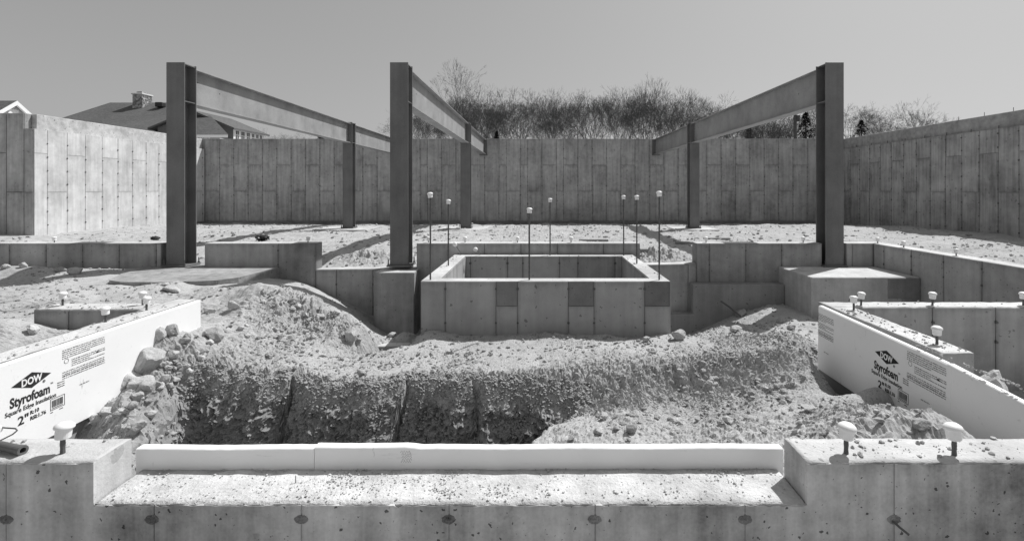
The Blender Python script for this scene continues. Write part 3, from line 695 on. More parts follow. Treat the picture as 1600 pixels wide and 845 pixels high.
# ================================================================== STEEL FRAME
def steel_column(x, y, zb, top, label, group, plate=.42):
    c = empty('steel_column', (x, y, zb)); tag(c, label, 'column', group)
    W, D, tf, tw = .32, .32, .020, .014
    b0 = zb + .03
    box('flange', (x - W / 2, y, b0), (x + W / 2, y + tf, top), M['steel'], c, .003)
    box('flange', (x - W / 2, y + D - tf, b0), (x + W / 2, y + D, top), M['steel'], c, .003)
    box('web', (x - tw / 2, y + tf, b0), (x + tw / 2, y + D - tf, top - .002), M['steel'], c)
    zs = 3.573 - .04 - BEAM_H + .01
    for s in (-1, 1):
        lo, hi = sorted((s * tw / 2, s * (W / 2 - .012)))
        box('stiffener', (x + lo, y + tf, zs), (x + hi, y + D - tf, zs + .016), M['steel'], c)
        box('stiffener', (x + lo, y + tf, top - .03), (x + hi, y + D - tf, top - .014), M['steel'], c)
    box('base_plate', (x - plate / 2, y - .05, zb + .006), (x + plate / 2, y + D + .05, b0), M['steel'], c, .003)
    for sx_ in (-1, 1):
        for sy_ in (0, 1):
            bm = bmesh.new(); add_tube(bm, [Vector((0, 0, -.02)), Vector((0, 0, .10))], .010, 8); add_tube(bm, [Vector((0, 0, .0)), Vector((0, 0, .022))], .021, 6)
            obj('anchor_nut', bm_mesh('anchor_nut', bm), c, (x + sx_ * (plate / 2 - .03), y + (-.028 if sy_ == 0 else D + .028), b0), M['bolt'])
    return c
def steel_beam(x, y0, y1, label, group):
    b = empty('steel_beam', (x, (y0 + y1) / 2, 3.533 - BEAM_H)); tag(b, label, 'beam', group)
    t = 3.533; W = .235
    box('top_flange', (x - W / 2, y0, t - .017), (x + W / 2, y1, t), M['beam'], b, .002)
    box('bottom_flange', (x - W / 2, y0, t - BEAM_H), (x + W / 2, y1, t - BEAM_H + .017), M['beam'], b, .002)
    box('web', (x - .006, y0 + .002, t - BEAM_H + .017), (x + .006, y1 - .002, t - .017), M['beam'], b)
    for k, yy in enumerate((y0 + .25, y0 + .9, y1 - .4)):
        bm = bmesh.new(); s = 1 if x < 0 else -1
        add_tube(bm, [Vector((s * .004, 0, 0)), Vector((s * .009, 0, 0))], .013, 10)
        obj('bolt_hole', bm_mesh('bolt_hole', bm), b, (x, yy, t - .2 - .09 * (k % 2)), M['bolt'])
    sgn = 1 if x < 0 else -1
    for yy, nm in ((y0 + .004, 'clip_angle'), (y1 - .094, 'clip_angle')):
        cl = box(nm, (x + (sgn * .0065 if sgn > 0 else sgn * .0155), yy, t - BEAM_H + .13), (x + (sgn * .0155 if sgn > 0 else sgn * .0065), yy + .09, t - .13), M['beam'], b)
        for k in range(4):
            bm = bmesh.new(); add_tube(bm, [Vector((0, 0, 0)), Vector((sgn * .018, 0, 0))], .016, 6)
            obj('bolt', bm_mesh('bolt', bm), cl, (x + sgn * .015, yy + .045, t - .2 - .09 * k), M['steel'])
    return b
BEAM_H = .655
CXS = [-6.41, -2.466, 5.217]; ND, FDP = 8.88, 16.86
nm = ['left', 'middle', 'right']
for i, x in enumerate(CXS):
    steel_column(x, ND, -.035 if i != 1 else -.03, 3.573,
        ['tall steel column beside the low wall on the left, nearest of its row', 'tall steel column standing left of the pit on its concrete pier', 'tall steel column on the big concrete block on the right'][i], 'near steel columns')
    steel_column(x, FDP, .02, 3.573, ['farther steel column under the left beam, on a ground pad', 'farther steel column under the middle beam, behind the tall capped bars', 'farther steel column under the right beam, its near face lit grey'][i], 'far steel columns')
    steel_beam(x, ND + .323, FDP - .003, ['long steel beam on the left, its web bright in the sun', 'long steel beam in the middle, its web bright in the sun', 'long steel beam on the right with its shaded web towards the pit'][i], 'long steel beams')
    e = steel_beam(x, FDP + .323, DB - .02, ['short steel beam from the left far column to the back wall', 'short steel beam from the middle far column to the back wall', 'short steel beam from the right far column to the back wall'][i], 'short steel beams')
    box('bearing_plate', (x - .17, DB - .16, 3.533 - BEAM_H - .05), (x + .17, DB - .022, 3.533 - BEAM_H - .002), M['steel'], e, .003)
    box('end_plate', (x - .16, DB - .019, 3.533 - BEAM_H), (x + .16, DB - .0145, 3.53), M['steel'], e)
    pd = box('concrete_pad', (x - .95 + .1 * i, FDP - .55, -.3), (x + .85 - .1 * i, FDP + .8, .018), M['conc_band'], bev=.02); two_tone(pd, M['conc_top'])
    tag(pd, ['low concrete pad under the far column of the left beam', 'low concrete pad under the far column of the middle beam', 'low concrete pad under the far column of the right beam'][i], 'pad', 'far column pads')

# ================================================================== CAPPED BARS
def cap_mesh(s):
    bm = bmesh.new(); add_lathe(bm, [(.029 * s, 0), (.032 * s, .004 * s), (.0335 * s, .046 * s), (.041 * s, .049 * s), (.042 * s, .054 * s), (.039 * s, .063 * s), (.027 * s, .073 * s), (.006 * s, .077 * s)], seg=22)
    me = bm_mesh('cap', bm)
    for p in me.polygons: p.use_smooth = abs(p.normal.z) > .15 and p.normal.z < .995
    me.materials.append(M['cap']); return me
CAPM = cap_mesh(.92)
def rebar(name, x, y, z, h, label, group, cat, r=.009, tilt=0.):
    o = empty(name, (x, y, z)); tag(o, label, cat, group)
    bm = bmesh.new(); n = max(2, int(h / .03)) if h > .3 else 8
    add_tube(bm, [Vector((0, 0, -.06 + (h - .03 + .06) * k / n)) for k in range(n + 1)], [r * (1.12 if k % 2 else .95) for k in range(n + 1)], 8)
    obj('bar', bm_mesh('bar', bm), o, (x, y, z), M['bolt'])
    c = obj('cap', CAPM, o, (x, y, z + h - .066)); c.rotation_euler = (rnd.uniform(-.07, .07), rnd.uniform(-.09, .09), rnd.uniform(0, 6))
    o.rotation_euler = (rnd.uniform(-.01, .01), tilt, 0)
    return o
G = 'short capped anchor bolts in the wall tops'
for px, py, pt, lab in ((98, 708, 664, 'white-capped bolt on the near wall at lower left, beside the metal tube'),
        (1322, 708, 660, 'left one of two white-capped bolts on the near wall at the lower right'),
        (1491, 710, 657, 'right one of two white-capped bolts on the near wall at the lower right'),
        (98, 477, 460, 'white-capped bolt on the short half buried cross wall on the left'),
        (165, 503, 481, 'white-capped bolt midway along the wing wall behind the left foam board'),
        (223, 476, 457, 'farther of two white-capped bolts at the corner behind the left foam board'),
        (229, 485, 463, 'nearer of two white-capped bolts at the corner behind the left foam board'),
        (1334, 484, 461, 'nearer of two white-capped bolts at the corner behind the right foam board'),
        (1345.5, 477, 457, 'farther of two white-capped bolts at the corner behind the right foam board'),
        (1457, 477, 455, 'white-capped bolt on the right cross wall in front of the long low wall'),
        (1464, 537, 511, 'white-capped bolt at the gritty end of the right wing wall'),
        (1599, 477, 455, 'white-capped bolt on the right cross wall at the edge of the view')):
    d = dz(py, WT); rebar('anchor_bolt', xw(px, d), d, WT, .135, lab, G, 'bolt', .0095)
G = 'tall capped bars standing on the pit walls'
for px, d, pt, lab in ((672.5, 6.43, 301, 'tall white-capped bar at the near left corner of the pit'), (700.5, 7.61, 312, 'tall white-capped bar on the left pit wall, shorter than its neighbour'),
        (827, 6.43, 325, 'tall white-capped bar in the middle of the near pit wall'), (859.5, 8.80, 310, 'tall white-capped bar on the far pit wall'),
        (974.5, 8.78, 305.5, 'tall white-capped bar at the far right corner of the pit'), (995, 7.81, 305.5, 'tall white-capped bar midway along the right pit wall'),
        (1030, 6.43, 299, 'tall white-capped bar at the near right corner of the pit')):
    rebar('capped_rebar', xw(px, d), d, PZT, zw(pt, d) - PZT, lab, G, 'rebar', .0105)
G = 'small capped bolts along the low cross wall'
for px, lab in ((74, 'small bolt on top of the low wall at far left'), (476, 'small bolt on the low wall just left of the first notch'), (667, 'small bolt on the low wall behind the pit, nearest the middle column'), (725, 'small bolt on the low wall behind the two loose white caps'), (808, 'small bolt on the low wall left of the middle tall bar'),
        (893, 'small bolt on the low wall right of the far tall bar'), (1107, 'small bolt on the low wall just right of the second notch'), (1261, 'small bolt on the low wall just left of the last column')):
    rebar('anchor_bolt', X9(px), 9.08, MIDT, .10, lab, G, 'bolt', .008)
for u, lab in ((8.99, 'small bolt where the low right wall turns its corner'), (8.35, 'small bolt on the low right wall beyond the corner'), (7.3, 'small bolt midway along the low right side wall')):
    rebar('anchor_bolt', TX + .1, u, MIDT, .10, lab, G, 'bolt', .008)
for px, py, lab in ((712, 383, 'higher of two round white caps at the back left of the pit'), (743, 391, 'lower of two round white caps at the back left of the pit')):
    p = at(px, py, 8.62); o = empty('bent_rebar', (p.x, 8.86, PZT)); tag(o, lab, 'rebar', 'bent capped bars')
    bm = bmesh.new(); q = Vector((.04, 0, -.02)); add_tube(bm, [q, q + Vector((.02, -.02, .05)), q + Vector((0, -.1, .1)), p - WPOS[o.name]], .007, 7)
    obj('bar', bm_mesh('bar', bm), o, WPOS[o.name], M['bolt']); c = obj('cap', CAPM, o, p); c.rotation_euler = (R(65), R(-25 if px < 720 else 10), 0)
p0 = at(1126, 470, 8.3); p1 = at(1152, 490, 8.2); bm = bmesh.new(); add_tube(bm, [Vector((0, 0, 0)), (p1 - p0) * .5 + Vector((0, 0, .012)), (p1 - p0) * 1.25], .016, 8)
tag(obj('rebar_offcut', bm_mesh('rebar_offcut', bm), None, p0, M['bolt']), 'dark bar sticking up out of the dirt against the stepped footing', 'rebar')

# ================================================================== FOAM BOARDS
def text_mesh(body, size, bold=0., width=None):
    cu = bpy.data.curves.new('t', 'FONT'); cu.body = body; cu.size = size; cu.offset = bold; cu.resolution_u = 3; cu.extrude = 0.0004
    ob = bpy.data.objects.new('t', cu); COL.objects.link(ob); bpy.context.view_layer.update()
    me = bpy.data.meshes.new_from_object(ob.evaluated_get(bpy.context.evaluated_depsgraph_get()))
    bpy.data.objects.remove(ob); bpy.data.curves.remove(cu)
    n = len(me.vertices); co = np.empty(n * 3, np.float32); me.vertices.foreach_get('co', co); co = co.reshape(-1, 3)
    co[:, 0] -= co[:, 0].min(); k = width / co[:, 0].max() if width else 1.; co[:, 0] *= k
    co = np.stack([co[:, 0], -co[:, 2], co[:, 1]], -1); me.vertices.foreach_set('co', co.ravel()); me.update(); me.materials.clear()
    return me
def stamp(board, org, n, u, z, me, name, m, lift):
    rot, uu, nn = face_matrix(n); p = Vector((org[0], org[1], 0)) + uu * u + nn * lift; p.z = z
    o = obj(name, me, board, p, m); o.rotation_euler = rot.to_euler()
    if name in ('fine_print', 'barcode'): o['kind'] = 'stuff'
    return o
def quads(rects, y=0.):
    v = []; f = []
    for a, b, c, d in rects: k = len(v); v += [(a, y, b), (c, y, b), (c, y, d), (a, y, d)]; f.append((k, k + 1, k + 2, k + 3))
    return mesh('print', v, f)
def small_print(w_, h_, seed, rows=15):
    r = random.Random(seed); q = []; dy = h_ / rows
    for i in range(rows):
        if i in (5, 10): continue
        x = 0. if i not in (6, 7, 8, 9) else w_ * .2; z = h_ - (i + 1) * dy
        end = w_ * (.98 if i not in (4, 8) else r.uniform(.5, .7))
        while x < end:
            l = r.uniform(.008, .03); hh = dy * (.50 if i != 13 else .75)
            # broken into letter-like strokes
            xx = x
            while xx < min(x + l, end): q.append((xx, z, xx + r.uniform(.002, .0042), z + hh * r.choice((.7, .7, 1.)))); xx += r.uniform(.0045, .006)
            q.append((x, z, min(x + l, end), z + hh * .22)); x += l + .006
    return q
def print_face(board, org, n, u, zc, cut=None):
    """u, zc: left corner and centre height of the diamond"""
    lw, lh = .287, .112
    v = [(0, 0, 0), (lw * .5, 0, -lh / 2), (lw, 0, 0), (lw * .5, 0, lh / 2)]
    stamp(board, org, n, u, zc, mesh('logo', v, [(0, 1, 2, 3)]), 'logo', M['ink'], .0012)
    stamp(board, org, n, u + .070, zc - .024, text_mesh('DOW', .07, .0022, .147), 'lettering', M['ink_white'], .0026)
    stamp(board, org, n, u - .008, zc - .143, text_mesh('Styrofoam', .095, .0030, .285), 'lettering', M['ink'], .0012)
    stamp(board, org, n, u + .281, zc - .085, text_mesh('TM', .018, 0, .02), 'lettering', M['ink'], .0012)
    stamp(board, org, n, u + .222, zc - .052, text_mesh('\u00ae', .028, 0), 'lettering', M['ink'], .0012)
    stamp(board, org, n, u - .040, zc - .192, text_mesh('Square Edge Insulation', .044, .0008, .365), 'lettering', M['ink'], .0012)
    stamp(board, org, n, u + .045, zc - .285, text_mesh('2"', .085, .0018, .075), 'lettering', M['ink'], .0012)
    stamp(board, org, n, u + .132, zc - .243, text_mesh('R:10', .036, .0012), 'lettering', M['ink'], .0012)
    stamp(board, org, n, u + .132, zc - .285, text_mesh('RSI:1.76', .036, .0012), 'lettering', M['ink'], .0012)
    q = [(0, 0, .115, .004), (0, .082, .115, .086), (0, .004, .004, .082), (.111, .004, .115, .082)]; r = random.Random(4); x = .012
    while x < .1: l = r.uniform(.0012, .004); q.append((x, .02, x + l, .072)); x += l + r.uniform(.0015, .004)
    q += [(.012, .010, .1, .015), (0, -.018, .02, -.012), (.07, -.018, .1, -.012)]
    stamp(board, org, n, u + .28, zc - .285, quads(q), 'barcode', M['ink'], .0012)
    stamp(board, org, n, u + .375, zc - .085, quads(small_print(.385, .23, 3)), 'fine_print', M['ink'], .0012)
    stamp(board, org, n, u + .335, zc - .135, quads(small_print(.06, .05, 5, 3)), 'fine_print', M['ink'], .0012)
    stamp(board, org, n, u + .52, zc - .185, quads(small_print(.085, .018, 6, 1)), 'fine_print', M['ink'], .0012)
    bm = bmesh.new()
    for k in range(18):
        a, b = 2 * math.pi * k / 18, 2 * math.pi * (k + 1) / 18
        bm.faces.new([bm.verts.new((math.cos(t) * r_, 0, math.sin(t) * r_)) for t, r_ in ((a, .019), (b, .019), (b, .016), (a, .016))])
    stamp(board, org, n, u + .408, zc + .045, bm_mesh('mark', bm), 'seal', M['ink'], .0012)
    v = [(0, 0, 0), (.021, 0, -.008), (.042, 0, 0), (.021, 0, .008)]
    stamp(board, org, n, u + .66, zc + .028, mesh('logo', v, [(0, 1, 2, 3)]), 'logo', M['ink'], .0014)
def foam(x0, x1, y0, y1, z0, z1, label, group='white rigid foam boards', bend=0., bev=.006):
    base = Vector(((x0 + x1) / 2, (y0 + y1) / 2, z0)); bm = bmesh.new(); add_box(bm, Vector((x0, y0, z0)) - base, Vector((x1, y1, z1)) - base, bev)
    o = obj('foam_board', bm_mesh('foam_board', bm), None, base, M['foam']); tag(o, label, 'foam board', group); return o
FXL = -3.647
lb = foam(FXL - .05, FXL, 2.6, dz(468, WT), WT - .66, WT - .004, 'white foam board with black print leaning on the left wing wall, rocks against it')
print_face(lb, (FXL, 0, 0), (1, 0), 3.479, -.028)
FXR = 2.872
rb = foam(FXR, FXR + .05, 3.515, dz(476, WT), WT - .66, WT - .002, 'white foam board with black print and rounded far corner along the right wing wall', bev=.010)
rb.rotation_euler.x = R(1.2); rb.location.z -= .016
print_face(rb, (FXR, 0, 0), (-1, 0), -4.313, -.025)
q = [t for t in small_print(.42, .23, 3) if t[2] > .14]
stamp(rb, (FXR, 0, 0), (-1, 0), -5.33, zw(540, 4.9) + .03, quads(q), 'fine_print', M['ink'], .0012)
stamp(rb, (FXR, 0, 0), (-1, 0), -5.08, zw(556, 4.95), quads(small_print(.085, .018, 6, 1)), 'fine_print', M['ink'], .0012)
fb = foam(FXR + .002, FXR + .052, 2.46, 3.60, WT - .72, WT - .075, 'plain white foam board running to the near wall, beside the big flat rock')
fb.rotation_euler.x = R(4.5)
# strips along the near ledge
ZF = zw(699, 2.475)
for a, b, dzv, dy, lab in ((213, 491, -.006, 0, 'thin white foam strip at the left end of the dropped ledge'), (492, 1224, .003, -.002, 'long white foam strip with scuff marks and a chipped top edge on the dropped ledge')):
    xa, xb = xw(a, 2.475), xw(b, 2.475); n = max(8, int((xb - xa) / .04)); bm = bmesh.new(); base = Vector(((xa + xb) / 2, 2.5, LZ))
    rings = []
    for i in range(n + 1):
        x = xa + (xb - xa) * i / n; wv = .010 * math.sin(x * 1.1 + .4) - .004; zt = ZF + dzv + .0025 * math.sin(x * 9) * (1 if i % 2 else .4) - (.008 * float(ss(xw(644, 2.475), xw(650, 2.475), x)) * (1 + .5 * math.exp(-((x - xw(652, 2.475)) / .03) ** 2)) if a == 492 else 0); zb = LZ - .08
        y0 = 2.478 + dy + wv * .4; y1 = y0 + .05
        sec = [(y0, zb), (y0, zt - .004), (y0 + .004, zt), (y1 - .004, zt), (y1, zt - .004), (y1, zb)]
        rings.append([bm.verts.new(Vector((x, yy, zz)) - base) for yy, zz in sec])
    for i in range(n):
        for k in range(6): bm.faces.new((rings[i][k], rings[i][(k + 1) % 6], rings[i + 1][(k + 1) % 6], rings[i + 1][k]))
    bm.faces.new(rings[0]); bm.faces.new(rings[-1][::-1])
    o = obj('foam_board', bm_mesh('foam_board', bm), None, base, M['foam']); tag(o, lab, 'foam board', 'white rigid foam boards')
    if a == 492:
        bm = bmesh.new()
        for k in range(5):
            x = xw(626, 2.475) + rnd.uniform(0, .01); z = ZF - .02 - .012 * k
            pts_ = [Vector((x + .006 * j, 2.4735 + .0 * j, z + (.006 if j % 2 else -.004) + rnd.uniform(-.002, .002))) - base for j in range(9)]
            add_tube(bm, pts_, .0011, 4)
        obj('scuff_mark', bm_mesh('scuff_mark', bm), o, base, M['tube'])

# ================================================================== ROCKS AND LOOSE STUFF
def ico(sub):
    bm = bmesh.new(); bmesh.ops.create_icosphere(bm, subdivisions=sub, radius=1.0)
    v = np.array([a.co[:] for a in bm.verts]); f = np.array([[b.index for b in t.verts] for t in bm.faces]); bm.free(); return v, f
IC1, IC3 = ico(1), ico(3)
def rock_shape(seed, sx_, sy_, sz_, facet=.55):
    r = np.random.RandomState(seed); v = IC3[0].copy()
    for k in range(13):                              # chop flats off a ball, as a broken stone has them
        n = r.normal(size=3); n /= np.linalg.norm(n); c = r.uniform(.55, .9); d = v @ n
        v = v - np.outer(np.clip(d - c, 0, None) * .92, n)
    v = v * (1 + .10 * fbm(v[:, 0:1] * 1.7 + seed, v[:, 1:2] * 1.7 + v[:, 2:3], seed, 3) + .03 * fbm(v[:, 0:1] * 7 + v[:, 2:3] * 3, v[:, 1:2] * 7, seed + 3, 2))
    return v * np.array([sx_, sy_, sz_])
def rock(px, py, wpx, hpx, label, group=None, p=None, name='rock', mt=None, seed=None, sink=.18):
    if p is None: p = hit(px, py)
    d = p.y; a = wpx * d / F / 2; h = hpx * d / F / 2 * 1.05
    seed = seed or rnd.randrange(1, 9999)
    v = rock_shape(seed, a * 1.08, a * rnd.uniform(.75, 1.0), h); zr = rnd.uniform(-.4, .4); c, s = math.cos(zr), math.sin(zr)
    v = np.stack([v[:, 0] * c - v[:, 1] * s * .3, v[:, 0] * s * .3 + v[:, 1] * c, v[:, 2] + v[:, 0] * rnd.uniform(-.25, .25)], -1); v[:, 2] -= v[:, 2].min() + h * 2 * sink
    o = obj(name, np_mesh(name, v, IC3[1], False), None, p + Vector((0, a * .6, 0)), mt or M['rock'])
    g = p + Vector((0, a * .5, 0)); g.z = min(p.z, float(ground(g.x, g.y, False)) + .02) if False else p.z; o.location = g
    tag(o, label, 'rock', group); return o
G = 'rocks piled against the left foam board'
for px, py, w_, h_, lab in ((224, 578, 44, 42, 'biggest rock of the pile against the left foam board'), (182, 607, 46, 32, 'broad pale rock resting on the left foam board beside its barcode'), (214, 606, 36, 24, 'pale wedge rock just right of the broad one in the left pile'),
        (262, 524, 26, 22, 'rock at the top of the left pile under the far end of the board'), (244, 533, 22, 22, 'upright rock near the top of the left pile, below the highest one'), (228, 612, 26, 18, 'rough lump rock under the pale wedge in the left pile'), (208, 628, 22, 16, 'grey rock halfway down the left pile'),
        (164, 650, 28, 12, 'flat rock low in the left pile by the lower edge of the board'), (145, 668, 18, 20, 'lowest rock of the left pile, leaning on the board edge'), (203, 642, 16, 14, 'small round rock in the lower half of the left pile'), (202, 682, 38, 22, 'crumbly rock just behind the foam strip at its left end'),
        (232, 655, 20, 14, 'grey rock on the slope right of the left pile'), (256, 600, 18, 14, 'half buried rock on the slope above the cut bank'), (268, 560, 20, 14, 'rounded rock beside the biggest rock of the left pile'), (285, 540, 18, 12, 'round rock below the end of the left foam board'), (180, 655, 16, 12, 'dark rock deep in the left pile')):
    rock(px, py, w_, h_, lab, G)
for px, py, w_, h_, lab in ((330, 532, 28, 22, 'bright rounded rock alone on the dirt right of the left foam board'), (325, 490, 20, 12, 'dark flat rock by the far end of the left foam board'), (362, 484, 20, 16, 'bright pointed rock on the left mound'), (411, 459, 10, 9, 'small dark rock near the top of the left mound'),
        (456, 472, 16, 9, 'grey rock on the right shoulder of the left mound'), (456, 486, 12, 9, 'small grey rock low on the right shoulder of the left mound'), (547, 534, 24, 26, 'rough boulder at the right tip of the left mound'), (500, 500, 14, 10, 'pale rock on the right slope of the left mound'),
        (112, 429, 24, 14, 'bright rock at the foot of the low left wall'), (92, 425, 18, 10, 'grey rock beside the bright one under the low left wall'), (33, 419, 13, 11, 'pale round rock at the foot of the wall at far left'), (5, 421, 13, 9, 'rock under the low wall at the left edge of the view'), (46, 522, 20, 14, 'rock in the hollow left of the half buried cross wall'),
        (263, 457, 26, 10, 'low flat pale rock near the curved pad'), (256, 446, 12, 6, 'small rock at the edge of the curved pad'), (1061, 532, 24, 19, 'big rock on the crest at the near right corner of the pit'), (1159, 494, 18, 15, 'rock beside the dark bar near the stepped footing'), (1151, 518, 20, 9, 'flat rock in the dirt right of the pit'),
        (1220, 505, 14, 13, 'round rock in the shadow of the last column'), (1238, 515, 16, 8, 'flat rock at the edge of the last column shadow'), (563, 589, 15, 11, 'small pointed rock alone on the plateau'), (1097, 604, 14, 14, 'round rock in the low dark scarp, left of another'), (1135, 620, 14, 14, 'dark round rock at the foot of the low scarp'),
        (944, 656, 13, 12, 'dark rock on the right slope below the bank'), (968, 633, 13, 10, 'dark round rock above a cluster on the right slope'), (987, 678, 20, 17, 'clustered rock just behind the foam strip, right of centre'), (1141, 664, 21, 13, 'knobbly rock on the right slope'), (1058, 661, 22, 9, 'flat dark rock on the right slope'),
        (936, 680, 20, 11, 'dark wedge rock near the end of the cut bank'), (1267, 645, 28, 9, 'flat dark stone below the right foam board'), (1445, 673, 32, 18, 'big flat rock near the right end of the dirt slope'), (1377, 661, 16, 8, 'small flat rock below the printed right board'), (1010, 527 + 8, 14, 10, 'small rock on the crest in front of the pit, right of centre'), (612, 527, 16, 8, 'rock on the little heap in the trench')):
    rock(px, py, w_, h_, lab, 'rocks lying about on the dirt')
p = Vector((xw(1568, 4.0), 4.0, 0)); p.z = float(ground(np.array([p.x]), np.array([p.y + .1]))[0]); rock(0, 0, 66, (zw(583, 4.1) - p.z) * F / 4.0 * 1.12, 'big flat slab of rock behind the plain foam board on the right', None, p, sink=.05)
G = 'dark rocks in the low scarp right of centre'
for k in range(26):
    rock(rnd.uniform(1010, 1245), rnd.uniform(578, 632), rnd.uniform(7, 13), rnd.uniform(6, 11), 'small dark rock in the low scarp below the right foam board', G, mt=M['clod'])
G = 'small rocks on the left mound'
for k in range(22):
    rock(rnd.uniform(370, 540), rnd.uniform(470, 535), rnd.uniform(6, 12), rnd.uniform(5, 9), 'small pale rock on the loose slope of the left mound', G)
G = 'small rocks on the right slope'
for k in range(24):
    rock(rnd.uniform(900, 1480), rnd.uniform(645, 686), rnd.uniform(6, 12), rnd.uniform(5, 8), 'small rock on the gravelly slope in front of the right foam board', G)
G = 'small rocks in the left pile'
for k in range(34):
    t = rnd.random(); px = 300 - 140 * t + rnd.uniform(-6, 45); py = 530 + 140 * t + rnd.uniform(-8, 10)
    rock(px, py, rnd.uniform(8, 15), rnd.uniform(7, 12), 'small rock in the pile between the left foam board and the cut bank', G)
G = 'rocks on the far ground'
for k in range(16):
    px = rnd.uniform(330, 1560); rock(px, rnd.uniform(356, 372), rnd.uniform(5, 10), rnd.uniform(3, 5), 'small rock on the flat ground before the back wall', G)

# loose grit, clods and pebbles
def scatter(name, P, S, label, m, seed, flat=.7):
    r = np.random.RandomState(seed); n = len(P); T6 = 6; vs = []; fs = []
    tv = [IC1[0] * (1 + r.uniform(-.28, .28, (len(IC1[0]), 1))) for _ in range(T6)]
    base_v, base_f = np.array([[1,0,0],[-1,0,0],[0,1,0],[0,-1,0],[0,0,1],[0,0,-1]], float), np.array([[0,2,4],[2,1,4],[1,3,4],[3,0,4],[2,0,5],[1,2,5],[3,1,5],[0,3,5]])
    out_v = []; out_f = []; off = 0
    big = S > np.percentile(S, 80)
    for sel, bv, bf in ((big, None, IC1[1]), (~big, base_v, base_f)):
        k = int(sel.sum())
        if k == 0: continue
        if bv is None:
            which = r.randint(0, T6, k); B = np.stack(tv)[which]
        else: B = np.repeat(bv[None], k, 0) * (1 + r.uniform(-.4, .4, (k, 6, 1)))
        a = r.uniform(0, 6.28, k); c, s = np.cos(a)[:, None], np.sin(a)[:, None]
        sc3 = S[sel][:, None] * np.stack([r.uniform(.7, 1.3, k), r.uniform(.7, 1.3, k), r.uniform(.45, .95, k) * flat / .7], -1)
        B = B * sc3[:, None, :]; tl = r.uniform(-.5, .5, k)[:, None]
        x = B[..., 0] * c - B[..., 1] * s; y = B[..., 0] * s + B[..., 1] * c; z = B[..., 2] + x * tl
        Vv = np.stack([x, y, z], -1) + P[sel][:, None, :] + np.array([0, 0, .25]) * S[sel][:, None, None]
        nv = B.shape[1]; out_v.append(Vv.reshape(-1, 3)); out_f.append((bf[None] + (np.arange(k) * nv)[:, None, None] + off).reshape(-1, 3)); off += k * nv
    me = np_mesh(name, np.concatenate(out_v), np.concatenate(out_f)); me.attributes.new('damp', 'FLOAT', 'POINT')
    return tag(obj(name, me, None, (0, 0, 0), m), label, kind='stuff')
rs = np.random.RandomState(5)
def on_ground(n, fx, fy, keep, smin, smax, pw):
    X = fx(n); Y = fy(n); k = rs.uniform(0, 1, n) < keep(X, Y); X, Y = X[k], Y[k]
    S = smin * (smax / smin) ** (rs.uniform(0, 1, len(X)) ** pw); return np.stack([X, Y, ground(X, Y)], -1), S
def clear(X, Y):
    inpit = (X > PX0 - .03) & (X < PX1 + .03) & (Y > PY0 - .03) & (Y < PY1 + .1)
    wl = (X < -3.62) & (X > -3.98); wr = (X > 2.82) & (X < 3.2) & (Y < 5.4)
    return ~(inpit | wl | wr)
def dens(X, Y):
    _, dm = ground(X, Y, False, True); return clear(X, Y) * np.clip(.03 + dm * 1.1 + .55 * np.clip(fbm(X * 1.2, Y * 1.2, 90, 3), 0, 1), .03, 1)
P1, S1 = on_ground(80000, lambda n: rs.uniform(-3.7, 3.3, n), lambda n: rs.uniform(3.2, 6.6, n), dens, .0032, .026, 3.0)
P2, S2 = on_ground(14000, lambda n: rs.uniform(-8.5, 3.9, n), lambda n: rs.uniform(5.2, 8.9, n), lambda X, Y: clear(X, Y) * .7 * (~((X > -7.1) & (X < -4.1) & (Y > 7.4))), .004, .028, 3.0)
P4, S4 = on_ground(2500, lambda n: rs.uniform(3.2, 9, n), lambda n: rs.uniform(3., 7.8, n), lambda X, Y: .8 * ~((Y > CD0 - .03) & (Y < CD1 + .03)), .006, .03, 2.4)
n = 15000; X = rs.uniform(-3.3, .5, n); Y = lip_y(X, 4.7) + .10 - .30 * rs.uniform(0, 1, n); P5 = np.stack([X, Y - .01, ground(X, Y)], -1); S5 = .0035 * (5. ** (rs.uniform(0, 1, n) ** 2.6))
scatter('gravel', np.concatenate([P1, P2, P4, P5]), np.concatenate([S1, S2, S4, S5]), 'loose clods and pebbles over the heaped dirt', M['clod'], 3)
P3, S3 = on_ground(9000, lambda n: rs.uniform(-14.5, 13, n), lambda n: 9.3 + 13 * rs.uniform(0, 1, n) ** 1.3, lambda X, Y: .2 + .8 * (fbm(X * .8, Y * .8, 91, 3) > 0), .010, .055, 2.6)
scatter('gravel', P3, S3, 'stones and clods strewn over the flat ground at the back', M['clod'], 4)
n = 9000; X = rs.uniform(XA + .02, XC - .02, n); Y = FD0 + .02 + (2.46 - FD0) * rs.uniform(0, 1, n) ** .8; k = rs.uniform(0, 1, n) < np.clip(.35 + 1.2 * fbm(X * 2.5, Y * 4, 95, 3), .06, 1)
X, Y = X[k], Y[k]; S = .0011 * (6. ** (rs.uniform(0, 1, len(X)) ** 2.2)) 
scatter('grit', np.stack([X, Y, np.full(len(X), LZ + .001)], -1), S, 'crumbs of dirt strewn along the dropped ledge', M['grit'], 6)
Ps = []
for x0, x1, y0, y1, n, z in ((XC + .02, 3., FD0 + .03, FD1, 260, WT), (-3.4, XA - .02, FD0 + .03, FD1, 60, WT), (2.96, 3.16, 3.7, 5., 260, WT), (3.2, 6.5, CD0 + .02, CD1, 160, WT), (-3.93, -3.71, 2.9, 5.2, 300, WT), (-5., -3.9, LC0 + .02, LC1, 90, WT), (FXR + .01, FXR + .06, 2.9, 3.9, 160, WT - .006), (PX1 - .2, PX1, PY0, PY1, 90, PZT), (PX0, PX0 + .2, PY0, PY1, 50, PZT), (PX0, PX1, PY1 - .2, PY1, 60, PZT)):
    Ps.append(np.stack([rs.uniform(x0, x1, n), rs.uniform(y0, y1, n), np.full(n, z)], -1))
